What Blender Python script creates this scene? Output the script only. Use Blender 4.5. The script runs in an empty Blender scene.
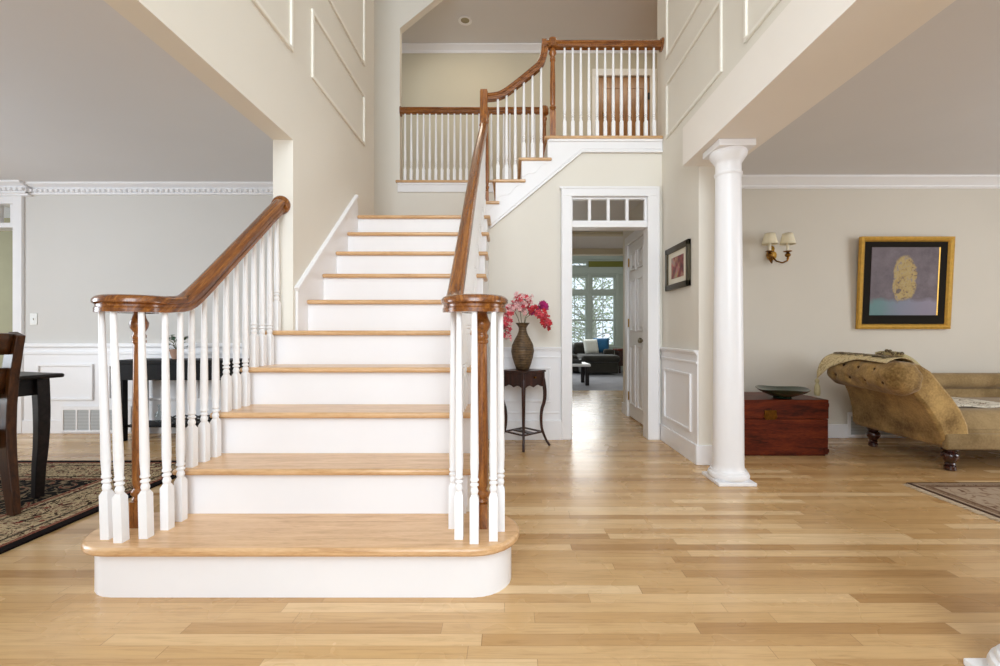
import bpy, bmesh, math, random
from math import sin, cos, pi, sqrt, atan2, radians as R
from mathutils import Vector, Matrix
random.seed(7)
S = bpy.context.scene
COL = S.collection

# ---------------------------------------------------------------- materials
def srgb(r, g, b):
    f = lambda c: (c/255/12.92) if c/255 <= .04045 else ((c/255+.055)/1.055)**2.4
    return (f(r), f(g), f(b), 1)

def new_mat(name):
    m = bpy.data.materials.new(name); m.use_nodes = True
    nt = m.node_tree
    b = nt.nodes['Principled BSDF']
    return m, nt, b

def N(nt, kind, **kw):
    n = nt.nodes.new(kind)
    for k, v in kw.items():
        if k.startswith('i_'):
            n.inputs[k[2:].replace('_', ' ')].default_value = v
        else:
            setattr(n, k, v)
    return n

def L(nt, a, b): nt.links.new(a, b)

def mapped(nt, scale=(1, 1, 1), rot=(0, 0, 0), src='Object'):
    tc = N(nt, 'ShaderNodeTexCoord')
    mp = N(nt, 'ShaderNodeMapping')
    mp.inputs['Scale'].default_value = scale
    mp.inputs['Rotation'].default_value = rot
    L(nt, tc.outputs[src], mp.inputs['Vector'])
    return mp.outputs['Vector']

def ramp(nt, fac, stops):
    r = N(nt, 'ShaderNodeValToRGB')
    e = r.color_ramp.elements
    while len(e) < len(stops): e.new(.5)
    for el, (p, c) in zip(e, stops): el.position = p; el.color = c
    L(nt, fac, r.inputs['Fac'])
    return r.outputs['Color']

def mixc(nt, fac, a, b, mode='MIX'):
    m = N(nt, 'ShaderNodeMix', data_type='RGBA', blend_type=mode)
    for s, v in ((m.inputs[0], fac), (m.inputs[6], a), (m.inputs[7], b)):
        if isinstance(v, (int, float, tuple)): s.default_value = v
        else: L(nt, v, s)
    return m.outputs[2]

def math_n(nt, op, a, b=None, c=None):
    m = N(nt, 'ShaderNodeMath', operation=op)
    for i, v in enumerate((a, b, c)):
        if v is None: continue
        if isinstance(v, (int, float)): m.inputs[i].default_value = v
        else: L(nt, v, m.inputs[i])
    return m.outputs[0]

def plain(name, col, rough=.5, metal=0, var=.03, scale=6, coat=0, spec=.5):
    """a painted or moulded surface with faint procedural mottling"""
    m, nt, b = new_mat(name)
    n = N(nt, 'ShaderNodeTexNoise', i_Scale=scale, i_Detail=4)
    L(nt, mapped(nt), n.inputs['Vector'])
    lo = tuple(c*(1-var) for c in col[:3])+(1,); hi = tuple(min(1, c*(1+var)) for c in col[:3])+(1,)
    L(nt, ramp(nt, n.outputs['Fac'], [(.3, lo), (.7, hi)]), b.inputs['Base Color'])
    b.inputs['Roughness'].default_value = rough; b.inputs['Metallic'].default_value = metal
    b.inputs['Coat Weight'].default_value = coat; b.inputs['Coat Roughness'].default_value = .1
    b.inputs['Specular IOR Level'].default_value = spec
    return m

def wood(name, dark, mid, light, scale=(1, 14, 14), rough=.35, coat=.3, rings=3.0, turn=0, spec=.5):
    m, nt, b = new_mat(name)
    v = mapped(nt, (1, 1, 1), (turn, 0, 0))
    mp = N(nt, 'ShaderNodeMapping'); mp.inputs['Scale'].default_value = scale
    L(nt, v, mp.inputs['Vector']); v = mp.outputs['Vector']
    b.inputs['Specular IOR Level'].default_value = spec
    n1 = N(nt, 'ShaderNodeTexNoise', i_Scale=rings, i_Detail=5, i_Roughness=.62, i_Distortion=.6)
    n2 = N(nt, 'ShaderNodeTexNoise', i_Scale=rings*9, i_Detail=3, i_Roughness=.6)
    L(nt, v, n1.inputs['Vector']); L(nt, v, n2.inputs['Vector'])
    f = math_n(nt, 'MULTIPLY_ADD', n2.outputs['Fac'], .35, math_n(nt, 'MULTIPLY', n1.outputs['Fac'], .65))
    L(nt, ramp(nt, f, [(.36, dark), (.5, mid), (.66, light)]), b.inputs['Base Color'])
    b.inputs['Roughness'].default_value = rough
    b.inputs['Coat Weight'].default_value = coat; b.inputs['Coat Roughness'].default_value = .12
    return m

def strip_floor(name, w=.057, ln=.95):
    """oak strips running along X, each with its own tone and grain"""
    m, nt, b = new_mat(name)
    tc = N(nt, 'ShaderNodeTexCoord'); sp = N(nt, 'ShaderNodeSeparateXYZ')
    L(nt, tc.outputs['Object'], sp.inputs[0])
    X, Y = sp.outputs[0], sp.outputs[1]
    yr = math_n(nt, 'DIVIDE', Y, w); row = math_n(nt, 'FLOOR', yr)
    wn = N(nt, 'ShaderNodeTexWhiteNoise', noise_dimensions='1D'); L(nt, row, wn.inputs['W'])
    L2 = math_n(nt, 'MULTIPLY_ADD', wn.outputs['Value'], .7, ln*.7)
    xr = math_n(nt, 'DIVIDE', math_n(nt, 'MULTIPLY_ADD', wn.outputs['Value'], 37.0, X), L2)
    idx = math_n(nt, 'FLOOR', xr)
    cb = N(nt, 'ShaderNodeCombineXYZ'); L(nt, idx, cb.inputs[0]); L(nt, row, cb.inputs[1])
    w2 = N(nt, 'ShaderNodeTexWhiteNoise', noise_dimensions='2D'); L(nt, cb.outputs[0], w2.inputs['Vector'])
    tone = ramp(nt, w2.outputs['Value'], [(0, srgb(176, 135, 86)), (.14, srgb(194, 155, 105)), (.5, srgb(204, 167, 117)),
                                          (.84, srgb(212, 176, 127)), (1, srgb(230, 200, 156))])
    # grain, shifted per strip
    sh = N(nt, 'ShaderNodeVectorMath', operation='MULTIPLY_ADD')
    L(nt, w2.outputs['Color'], sh.inputs[0]); sh.inputs[1].default_value = (40, 40, 40)
    L(nt, tc.outputs['Object'], sh.inputs[2])
    mp = N(nt, 'ShaderNodeMapping'); mp.inputs['Scale'].default_value = (1.6, 26, 1)
    L(nt, sh.outputs[0], mp.inputs['Vector'])
    g = N(nt, 'ShaderNodeTexNoise', i_Scale=2.2, i_Detail=6, i_Roughness=.65, i_Distortion=1.2)
    L(nt, mp.outputs[0], g.inputs['Vector'])
    grain = ramp(nt, g.outputs['Fac'], [(.3, (.76, .70, .62, 1)), (.5, (.98, .97, .96, 1)), (.7, (1.06, 1.05, 1.02, 1))])
    col = mixc(nt, .8, tone, grain, 'MULTIPLY')
    # seams
    fy = math_n(nt, 'FRACT', yr); fx = math_n(nt, 'FRACT', xr)
    ey = math_n(nt, 'LESS_THAN', fy, .025)
    ex = math_n(nt, 'LESS_THAN', fx, .0025)
    seam = math_n(nt, 'MAXIMUM', ey, ex)
    col = mixc(nt, math_n(nt, 'MULTIPLY', seam, .45), col, srgb(110, 72, 36))
    L(nt, col, b.inputs['Base Color'])
    rn = N(nt, 'ShaderNodeTexNoise', i_Scale=3.0, i_Detail=3); L(nt, tc.outputs['Object'], rn.inputs['Vector'])
    L(nt, math_n(nt, 'MULTIPLY_ADD', rn.outputs['Fac'], .14, .2), b.inputs['Roughness'])
    b.inputs['Specular IOR Level'].default_value = .5
    return m

def fabric(name, a, c, scale=60, rough=.95, sheen=.3, big=3.0):
    m, nt, b = new_mat(name)
    v = mapped(nt)
    n1 = N(nt, 'ShaderNodeTexNoise', i_Scale=scale, i_Detail=2); L(nt, v, n1.inputs['Vector'])
    n2 = N(nt, 'ShaderNodeTexNoise', i_Scale=big, i_Detail=5, i_Roughness=.6); L(nt, v, n2.inputs['Vector'])
    f = math_n(nt, 'MULTIPLY_ADD', n1.outputs['Fac'], .25, math_n(nt, 'MULTIPLY', n2.outputs['Fac'], .75))
    L(nt, ramp(nt, f, [(.36, a), (.64, c)]), b.inputs['Base Color'])
    b.inputs['Roughness'].default_value = rough
    b.inputs['Sheen Weight'].default_value = sheen; b.inputs['Sheen Roughness'].default_value = .4
    bp = N(nt, 'ShaderNodeBump', i_Strength=.25, i_Distance=.01); L(nt, n1.outputs['Fac'], bp.inputs['Height'])
    L(nt, bp.outputs[0], b.inputs['Normal'])
    return m

def rug_mat(name, x0, y0, x1, y1, edge, border, fieldc):
    """bordered rug: plain dark edge, figured border, figured field (object coordinates = world)"""
    m, nt, b = new_mat(name)
    tc = N(nt, 'ShaderNodeTexCoord'); sp = N(nt, 'ShaderNodeSeparateXYZ'); L(nt, tc.outputs['Object'], sp.inputs[0])
    X, Y = sp.outputs[0], sp.outputs[1]
    d = math_n(nt, 'MINIMUM', math_n(nt, 'MINIMUM', math_n(nt, 'SUBTRACT', X, x0), math_n(nt, 'SUBTRACT', x1, X)),
               math_n(nt, 'MINIMUM', math_n(nt, 'SUBTRACT', Y, y0), math_n(nt, 'SUBTRACT', y1, Y)))
    vo = N(nt, 'ShaderNodeTexVoronoi', i_Scale=11.0); L(nt, tc.outputs['Object'], vo.inputs['Vector'])
    no = N(nt, 'ShaderNodeTexNoise', i_Scale=13.0, i_Detail=4, i_Roughness=.7, i_Distortion=2.5); L(nt, tc.outputs['Object'], no.inputs['Vector'])
    fl = ramp(nt, no.outputs['Fac'], border)
    fl = mixc(nt, math_n(nt, 'LESS_THAN', vo.outputs['Distance'], .16), fl, fieldc[2])
    n3 = N(nt, 'ShaderNodeTexNoise', i_Scale=9.0, i_Detail=3, i_Distortion=3.0); L(nt, tc.outputs['Object'], n3.inputs['Vector'])
    fd = ramp(nt, n3.outputs['Fac'], [(.5, fieldc[0]), (.58, fieldc[1]), (.66, fieldc[2])])
    col = mixc(nt, math_n(nt, 'GREATER_THAN', d, edge[1]), fl, fd)
    # guard stripes
    for at, wd, c in ((edge[0]+.012, .012, fieldc[2]), (edge[0]+.075, .010, fieldc[0]), (edge[1]-.07, .010, fieldc[0]), (edge[1]-.02, .014, fieldc[2])):
        k = math_n(nt, 'LESS_THAN', math_n(nt, 'ABSOLUTE', math_n(nt, 'SUBTRACT', d, at)), wd)
        col = mixc(nt, math_n(nt, 'MULTIPLY', k, .8), col, c)
    col = mixc(nt, math_n(nt, 'LESS_THAN', d, edge[0]), col, fieldc[3])
    L(nt, col, b.inputs['Base Color'])
    b.inputs['Roughness'].default_value = .95; b.inputs['Specular IOR Level'].default_value = .1
    return m

def glass_mat(name, tint=(1, 1, 1, 1), rough=0.0):
    m, nt, b = new_mat(name)
    tr = N(nt, 'ShaderNodeBsdfTransparent'); tr.inputs[0].default_value = tint
    gl = N(nt, 'ShaderNodeBsdfGlossy'); gl.inputs['Roughness'].default_value = .02
    fr = N(nt, 'ShaderNodeFresnel', i_IOR=1.5)
    mx = N(nt, 'ShaderNodeMixShader')
    ge = N(nt, 'ShaderNodeNewGeometry')          # reflect off the outer faces only
    L(nt, math_n(nt, 'MULTIPLY', fr.outputs[0], math_n(nt, 'SUBTRACT', 1.0, ge.outputs['Backfacing'])), mx.inputs[0]); L(nt, tr.outputs[0], mx.inputs[1]); L(nt, gl.outputs[0], mx.inputs[2])
    L(nt, mx.outputs[0], nt.nodes['Material Output'].inputs['Surface'])
    return m

M = {}
M['cream'] = plain('foyer cream paint', srgb(232, 227, 216), .75, var=.012, scale=2)
M['greywall'] = plain('dining grey paint', srgb(214, 211, 206), .75, var=.012, scale=2)
M['livwall'] = plain('living room beige paint', srgb(214, 207, 194), .75, var=.012, scale=2)
M['hallwall'] = plain('upper hall beige paint', srgb(206, 197, 174), .75, var=.012, scale=2)
M['sage'] = plain('pale sage trim paint', srgb(186, 194, 184), .6, var=.01)
M['beam'] = plain('beam paint', srgb(243, 237, 229), .75, var=.012, scale=2)
M['olive'] = plain('olive paint', srgb(128, 126, 52), .75, var=.03)
M['greenish'] = plain('green grey paint', srgb(168, 160, 128), .8, var=.03)
M['ceil'] = plain('ceiling paint', srgb(221, 219, 219), .9, var=.01, scale=2)
M['trim'] = plain('white trim paint', srgb(243, 242, 243), .35, var=.008)
M['trim_w'] = plain('cream moulding paint', srgb(242, 238, 228), .5, var=.008)
M['baluster'] = plain('white satin paint', srgb(246, 245, 245), .32, var=.008)
M['floor'] = strip_floor('oak strip floor')
M['tread'] = wood('light oak tread', srgb(190, 145, 98), srgb(214, 172, 125), srgb(228, 190, 146), (1.1, 12, 12), .33, .25, 3.0)
M['rail'] = wood('stained oak rail', srgb(78, 40, 11), srgb(124, 70, 23), srgb(168, 107, 42), (30, 1.3, 30), .26, .6, 2.2, R(-39.8))
M['railx'] = wood('stained oak level rail', srgb(84, 42, 10), srgb(132, 76, 26), srgb(172, 110, 46), (2.4, 22, 22), .26, .6, 2.5)
M['newel'] = wood('stained oak newel', srgb(92, 48, 14), srgb(148, 88, 34), srgb(188, 124, 56), (26, 26, 3), .28, .5, 2.5)
M['walnut'] = wood('dark walnut', srgb(26, 12, 9), srgb(50, 25, 18), srgb(78, 42, 30), (16, 16, 2), .38, .15, 2.5, 0, .3)
M['espresso'] = wood('espresso stained wood', srgb(14, 10, 10), srgb(27, 20, 20), srgb(40, 30, 29), (3, 16, 16), .42, .04, 2.5, 0, .3)
M['console'] = wood('black console lacquer', srgb(10, 9, 9), srgb(18, 15, 15), srgb(26, 22, 21), (3, 16, 16), .5, .0, 2.5, 0, .15)
M['chairwood'] = wood('brown chair wood', srgb(36, 17, 6), srgb(66, 36, 15), srgb(90, 52, 22), (18, 18, 3), .36, .2, 2.5, 0, .35)
M['mahog'] = wood('red mahogany', srgb(44, 11, 4), srgb(92, 31, 12), srgb(124, 52, 21), (1.2, 9, 9), .45, .1, 2.2, 0, .25)
M['legwood'] = wood('turned dark leg wood', srgb(24, 8, 6), srgb(54, 20, 16), srgb(80, 36, 28), (14, 14, 4), .22, .7, 2.5)
M['doorwood'] = wood('brown veneer door', srgb(122, 80, 38), srgb(158, 110, 60), srgb(182, 134, 80), (12, 12, 1), .35, .3, 2.5)
M['brass'] = plain('aged brass', srgb(176, 134, 58), .3, 1, var=.15, scale=30)
M['antique'] = plain('antique bronze brass', srgb(128, 88, 36), .35, 1, var=.3, scale=40)
M['nickel'] = plain('satin nickel', srgb(150, 140, 120), .3, 1, var=.05)
M['gold'] = plain('gold leaf', srgb(214, 168, 76), .36, .5, var=.12, scale=30)
M['black'] = plain('black paint', srgb(26, 24, 22), .45, var=.1)
M['mat'] = plain('black mat board', srgb(32, 28, 22), .7, var=.05, spec=.08)
M['frame_br'] = plain('bronze picture frame', srgb(70, 62, 42), .4, .2, var=.12, scale=30)
M['ivory'] = plain('ivory mat board', srgb(236, 230, 214), .8)
M['plate'] = plain('white plastic', srgb(240, 240, 236), .4, var=.005)
M['grille'] = None
M['shade'] = fabric('ivory lamp shade cloth', srgb(226, 214, 182), srgb(238, 228, 200), 90, .9, .1)
M['candle'] = plain('ivory candle sleeve', srgb(240, 232, 208), .6)
M['suede'] = fabric('tan suede', srgb(112, 84, 42), srgb(194, 158, 98), 70, .95, .15, 5.0)
M['suede2'] = fabric('tan suede seat', srgb(128, 104, 66), srgb(166, 140, 98), 70, .95, .15, 4.0)
M['button'] = fabric('brown button suede', srgb(70, 46, 20), srgb(96, 66, 32), 90, .95, .2)
M['cream_cloth'] = None
M['tassel'] = fabric('olive cream tassel thread', srgb(170, 156, 112), srgb(200, 188, 146), 120, .95, .2)
M['cushion_w'] = fabric('white cushion cloth', srgb(210, 210, 200), srgb(232, 230, 222), 80)
M['cushion_b'] = fabric('blue cushion cloth', srgb(20, 70, 110), srgb(42, 104, 146), 80)
M['sofa'] = fabric('dark olive brown sofa cloth', srgb(38, 35, 30), srgb(58, 53, 44), 60)
M['carpet'] = fabric('grey carpet', srgb(136, 134, 140), srgb(160, 158, 162), 120, 1, .1)
M['bowl'] = plain('dark green glaze', srgb(34, 54, 40), .22, 0, var=.5, scale=14, coat=.6)
M['terracotta'] = plain('pale terracotta', srgb(186, 148, 128), .8, var=.08)
M['leaf'] = plain('green leaf', srgb(52, 92, 66), .5, var=.35, scale=25)
M['stem'] = plain('green brown stem', srgb(96, 96, 60), .6, var=.2)
M['petal_r'] = plain('red pink petal', srgb(206, 72, 84), .6, var=.45, scale=35)
M['petal_p'] = plain('pale pink petal', srgb(238, 186, 186), .6, var=.2, scale=35)
M['petal_c'] = plain('deep red petal', srgb(196, 36, 46), .6, var=.35, scale=35)
M['petal_m'] = plain('magenta petal', srgb(178, 28, 110), .6, var=.3, scale=35)
M['vase'] = None
M['glass'] = glass_mat('window glass')
M['glass_g'] = glass_mat('clear decanter glass', (.93, .96, .97, 1))
M['fringe'] = fabric('pale fringe', srgb(196, 172, 140), srgb(222, 202, 172), 120, .95, .1)
M['bark'] = plain('grey bark', srgb(196, 192, 186), .9, var=.3, scale=20)
M['tree_leaf'] = plain('spring leaves', srgb(186, 196, 166), .8, var=.3, scale=3)
M['lawn'] = plain('pale lawn', srgb(150, 160, 110), .95, var=.2)

def grille_mat(name, base, dark, freq, axis=2):
    m, nt, b = new_mat(name)
    tc = N(nt, 'ShaderNodeTexCoord'); sp = N(nt, 'ShaderNodeSeparateXYZ'); L(nt, tc.outputs['Object'], sp.inputs[0])
    f = math_n(nt, 'FRACT', math_n(nt, 'MULTIPLY', sp.outputs[axis], freq))
    L(nt, ramp(nt, f, [(.0, dark), (.5, dark), (.55, base), (1, base)]), b.inputs['Base Color'])
    b.inputs['Roughness'].default_value = .6
    return m
M['grille'] = grille_mat('louvred vent metal', srgb(196, 198, 198), srgb(158, 160, 160), 70)

def vase_mat():
    m, nt, b = new_mat('woven bronze vase')
    tc = N(nt, 'ShaderNodeTexCoord'); sp = N(nt, 'ShaderNodeSeparateXYZ'); L(nt, tc.outputs['Object'], sp.inputs[0])
    w = N(nt, 'ShaderNodeTexWave', wave_type='BANDS', bands_direction='Z', i_Scale=14.0, i_Distortion=3.0, i_Detail=3.0)
    L(nt, tc.outputs['Object'], w.inputs['Vector'])
    n = N(nt, 'ShaderNodeTexNoise', i_Scale=26.0, i_Detail=4); L(nt, tc.outputs['Object'], n.inputs['Vector'])
    f = math_n(nt, 'MULTIPLY_ADD', w.outputs['Fac'], .14, math_n(nt, 'MULTIPLY', n.outputs['Fac'], .86))
    L(nt, ramp(nt, f, [(.3, srgb(62, 46, 30)), (.6, srgb(104, 82, 54))]), b.inputs['Base Color'])
    b.inputs['Roughness'].default_value = .5; b.inputs['Metallic'].default_value = .2
    bp = N(nt, 'ShaderNodeBump', i_Strength=.4, i_Distance=.006); L(nt, w.outputs['Fac'], bp.inputs['Height'])
    L(nt, bp.outputs[0], b.inputs['Normal'])
    return m
M['vase'] = vase_mat()

def embroidered(name, base, dark, scale, lo=.54):
    m, nt, b = new_mat(name)
    v = mapped(nt)
    n = N(nt, 'ShaderNodeTexNoise', i_Scale=scale, i_Detail=2, i_Distortion=2.0); L(nt, v, n.inputs['Vector'])
    n2 = N(nt, 'ShaderNodeTexNoise', i_Scale=120, i_Detail=1); L(nt, v, n2.inputs['Vector'])
    c = ramp(nt, n.outputs['Fac'], [(lo, base), (lo+.05, dark), (.62, dark), (.68, base)])
    L(nt, mixc(nt, math_n(nt, 'MULTIPLY', n2.outputs['Fac'], .3), c, srgb(190, 176, 140)), b.inputs['Base Color'])
    b.inputs['Roughness'].default_value = .95
    return m
M['cream_cloth'] = embroidered('cream embroidered cloth', srgb(232, 214, 168), srgb(176, 144, 100), 22)
M['dark_fringe'] = embroidered('brown scalloped lace', srgb(196, 178, 138), srgb(52, 32, 24), 40, .40)
M['seat_cloth'] = embroidered('white embroidered cloth', srgb(222, 216, 202), srgb(120, 100, 80), 16)

def art_mat():
    """generic patchwork of mauve, gold and teal blots - plain abstract colour fields"""
    m, nt, b = new_mat('abstract colour fields')
    v = mapped(nt)
    n = N(nt, 'ShaderNodeTexNoise', i_Scale=6.0, i_Detail=6, i_Roughness=.7); L(nt, v, n.inputs['Vector'])
    base = ramp(nt, n.outputs['Fac'], [(.3, srgb(92, 76, 84)), (.55, srgb(120, 104, 112)), (.75, srgb(142, 128, 138))])
    tc = N(nt, 'ShaderNodeTexCoord'); sp = N(nt, 'ShaderNodeSeparateXYZ'); L(nt, tc.outputs['Object'], sp.inputs[0])
    wob = math_n(nt, 'MULTIPLY_ADD', n.outputs['Fac'], .16, -.08)
    x = math_n(nt, 'ADD', sp.outputs[0], wob); z = math_n(nt, 'ADD', sp.outputs[2], wob)
    def soft(v, a, w): return math_n(nt, 'SMOOTH_MIN', 1.0, math_n(nt, 'MAXIMUM', 0.0, math_n(nt, 'DIVIDE', math_n(nt, 'SUBTRACT', v, a), w)), .05)
    low = soft(math_n(nt, 'MULTIPLY', z, -1.0), .15, .05)
    lx = math_n(nt, 'MULTIPLY_ADD', x, 1.6, .5)
    lowc = ramp(nt, lx, [(.1, srgb(104, 150, 152)), (.45, srgb(140, 146, 168)), (.8, srgb(156, 148, 170))])
    c = mixc(nt, low, base, lowc)
    gn = N(nt, 'ShaderNodeTexNoise', i_Scale=24.0, i_Detail=3, i_Distortion=1.0); L(nt, v, gn.inputs['Vector'])
    goldc = ramp(nt, gn.outputs['Fac'], [(.32, srgb(112, 92, 78)), (.42, srgb(196, 162, 80)), (.55, srgb(214, 186, 104)), (.68, srgb(168, 150, 130))])
    rx = math_n(nt, 'POWER', math_n(nt, 'ABSOLUTE', math_n(nt, 'DIVIDE', x, .115)), 2.6)
    rz = math_n(nt, 'POWER', math_n(nt, 'ABSOLUTE', math_n(nt, 'DIVIDE', math_n(nt, 'ADD', z, -.03), .21)), 2.6)
    blot = soft(math_n(nt, 'MULTIPLY', math_n(nt, 'ADD', rx, rz), -1.0), -1.1, .35)
    c = mixc(nt, math_n(nt, 'MULTIPLY', blot, .9), c, goldc)
    c = mixc(nt, 1.0, c, (.66, .64, .62, 1), 'MULTIPLY')
    L(nt, c, b.inputs['Base Color']); b.inputs['Roughness'].default_value = .55
    return m
M['art'] = art_mat()

def photo_mat():
    m, nt, b = new_mat('small colour photograph')
    v = mapped(nt)
    n = N(nt, 'ShaderNodeTexVoronoi', i_Scale=16.0); L(nt, v, n.inputs['Vector'])
    n2 = N(nt, 'ShaderNodeTexNoise', i_Scale=14.0, i_Detail=4); L(nt, v, n2.inputs['Vector'])
    c = ramp(nt, n2.outputs['Fac'], [(.3, srgb(40, 34, 34)), (.45, srgb(150, 60, 62)), (.55, srgb(190, 130, 110)), (.7, srgb(168, 158, 140))])
    L(nt, mixc(nt, .3, c, n.outputs['Color'], 'MULTIPLY'), b.inputs['Base Color'])
    b.inputs['Roughness'].default_value = .4
    return m
M['photo'] = photo_mat()

RUG_D = (-5.0, .2, -2.29, 3.457)
M['rug_d'] = rug_mat('persian rug', *RUG_D[:2], *RUG_D[2:], (.05, .46),
    [(.33, srgb(34, 24, 22)), (.42, srgb(112, 54, 44)), (.46, srgb(206, 188, 152)), (.53, srgb(190, 168, 130)), (.57, srgb(60, 42, 34))],
    (srgb(22, 18, 18), srgb(150, 132, 104), srgb(126, 56, 46), srgb(24, 17, 16)))
RUG_L = (2.635, .1, 5.2, 2.954)
M['rug_l'] = rug_mat('brown rug', RUG_L[0], RUG_L[1], RUG_L[2], RUG_L[3], (.02, .1),
    [(.34, srgb(70, 52, 38)), (.42, srgb(96, 74, 56)), (.5, srgb(136, 112, 88)), (.58, srgb(150, 128, 104)), (.66, srgb(110, 88, 66))],
    (srgb(172, 152, 130), srgb(146, 122, 100), srgb(112, 84, 66), srgb(80, 58, 44)))

# ---------------------------------------------------------------- mesh helpers
class MB:
    def __init__(s): s.bm = bmesh.new()
    def box(s, x0, x1, y0, y1, z0, z1):
        v = [s.bm.verts.new((x, y, z)) for x in (x0, x1) for y in (y0, y1) for z in (z0, z1)]
        for f in ((0, 1, 3, 2), (4, 6, 7, 5), (0, 4, 5, 1), (2, 3, 7, 6), (0, 2, 6, 4), (1, 5, 7, 3)):
            s.bm.faces.new([v[i] for i in f])
        return s
    def prism(s, poly, axis, a, b):
        """poly: 2D outline; axis x:(y,z) y:(x,z) z:(x,y)"""
        def P(p, t):
            return {'x': (t, p[0], p[1]), 'y': (p[0], t, p[1]), 'z': (p[0], p[1], t)}[axis]
        A = [s.bm.verts.new(P(p, a)) for p in poly]; B = [s.bm.verts.new(P(p, b)) for p in poly]
        n = len(poly)
        s.bm.faces.new(A[::-1]); s.bm.faces.new(B)
        for i in range(n):
            s.bm.faces.new((A[i], A[(i+1) % n], B[(i+1) % n], B[i]))
        return s
    def lathe(s, prof, cx=0, cy=0, seg=20, axis='z', z0=0):
        rings = []
        for r, z in prof:
            ring = []
            for k in range(seg):
                a = 2*pi*k/seg
                p = (r*cos(a), r*sin(a), z)
                if axis == 'z': q = (cx+p[0], cy+p[1], z0+p[2])
                elif axis == 'y': q = (cx+p[0], z0+p[2], cy+p[1])
                else: q = (z0+p[2], cx+p[0], cy+p[1])
                ring.append(s.bm.verts.new(q))
            rings.append(ring)
        for a, b in zip(rings, rings[1:]):
            for k in range(seg):
                s.bm.faces.new((a[k], a[(k+1) % seg], b[(k+1) % seg], b[k]))
        s.bm.faces.new(rings[0][::-1]); s.bm.faces.new(rings[-1])
        return s
    def sweep(s, pts, prof, side0=None, caps=True, scales=None):
        """prof: list of (side, up); keeps the profile upright"""
        pts = [Vector(p) for p in pts]; rings = []
        side = Vector(side0) if side0 else None
        for i, p in enumerate(pts):
            t = (pts[min(i+1, len(pts)-1)]-pts[max(i-1, 0)]).normalized()
            h = Vector((t.x, t.y, 0))
            if not side0 and h.length > .15:
                side = Vector((h.y, -h.x, 0)).normalized()
            elif side is None: side = Vector((1, 0, 0))
            up = side.cross(t).normalized()
            k = scales[i] if scales else 1
            rings.append([s.bm.verts.new(p+side*a*k+up*b*k) for a, b in prof])
        n = len(prof)
        for a, b in zip(rings, rings[1:]):
            for k in range(n):
                s.bm.faces.new((a[k], a[(k+1) % n], b[(k+1) % n], b[k]))
        if caps:
            s.bm.faces.new(rings[0][::-1]); s.bm.faces.new(rings[-1])
        return s
    def tube(s, pts, r, seg=8, radii=None):
        """round tube with parallel-transported frame"""
        pts = [Vector(p) for p in pts]; rings = []; nrm = None
        for i, p in enumerate(pts):
            t = (pts[min(i+1, len(pts)-1)]-pts[max(i-1, 0)]).normalized()
            if nrm is None:
                nrm = t.orthogonal().normalized()
            nrm = (nrm-t*nrm.dot(t)).normalized()
            bn = t.cross(nrm); k = radii[i] if radii else r
            rings.append([s.bm.verts.new(p+(nrm*cos(2*pi*j/seg)+bn*sin(2*pi*j/seg))*k) for j in range(seg)])
        for a, b in zip(rings, rings[1:]):
            for k in range(seg):
                s.bm.faces.new((a[k], a[(k+1) % seg], b[(k+1) % seg], b[k]))
        s.bm.faces.new(rings[0][::-1]); s.bm.faces.new(rings[-1])
        return s
    def grid(s, fn, nu, nv, thick=None):
        g = [[s.bm.verts.new(fn(i/nu, j/nv)) for j in range(nv+1)] for i in range(nu+1)]
        for i in range(nu):
            for j in range(nv):
                s.bm.faces.new((g[i][j], g[i+1][j], g[i+1][j+1], g[i][j+1]))
        return s
    def quad(s, *p):
        s.bm.faces.new([s.bm.verts.new(q) for q in p]); return s
    def xform(s, mat):
        bmesh.ops.transform(s.bm, matrix=mat, verts=s.bm.verts); return s
    def build(s, name, mat, parent=None, bevel=0, smooth=True, angle=38, loc=None, solid=0, sub=0):
        bmesh.ops.recalc_face_normals(s.bm, faces=s.bm.faces)
        me = bpy.data.meshes.new(name); s.bm.to_mesh(me); s.bm.free()
        me.materials.append(mat)
        if smooth:
            me.shade_smooth(); me.set_sharp_from_angle(angle=R(angle))
        o = bpy.data.objects.new(name, me); COL.objects.link(o)
        if parent: o.parent = parent
        if loc: o.location = loc
        if solid:
            md = o.modifiers.new('solid', 'SOLIDIFY'); md.thickness = solid; md.offset = 0
        if sub:
            md = o.modifiers.new('sub', 'SUBSURF'); md.levels = sub; md.render_levels = sub
        if bevel:
            md = o.modifiers.new('bevel', 'BEVEL'); md.width = bevel; md.segments = 2; md.limit_method = 'ANGLE'; md.angle_limit = R(40)
            md.harden_normals = False
        return o

def tag(o, label=None, cat=None, group=None, kind=None):
    if label: o['label'] = label
    if cat: o['category'] = cat
    if group: o['group'] = group
    if kind: o['kind'] = kind
    return o

def thing(name, label, cat, loc=(0, 0, 0), rz=0, group=None):
    o = bpy.data.objects.new(name, None); COL.objects.link(o)
    o.empty_display_size = .1
    o.location = loc; o.rotation_euler = (0, 0, rz)
    return tag(o, label, cat, group)

def struct(name, mb, mat, parent=None, bevel=0, **kw):
    o = mb.build(name, mat, parent, bevel, **kw)
    if not parent: o['kind'] = 'structure'
    return o

def copy_tree(o, parent=None):
    c = o.copy(); COL.objects.link(c)
    if parent: c.parent = parent
    for ch in list(o.children): copy_tree(ch, c)
    return c

# ---------------------------------------------------------------- camera (1.00 m above the foyer floor, looking along +Y)
F, VX, HY = 446.0, 508.0, 333.0
cam = bpy.data.cameras.new('camera'); co = bpy.data.objects.new('camera', cam); COL.objects.link(co)
cam.sensor_width = 36; cam.lens = 36*F/1000; cam.shift_x = -.008; cam.clip_start = .05
co.location = (0, 0, 1.0); co.rotation_euler = (pi/2, 0, 0)
S.camera = co

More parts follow.
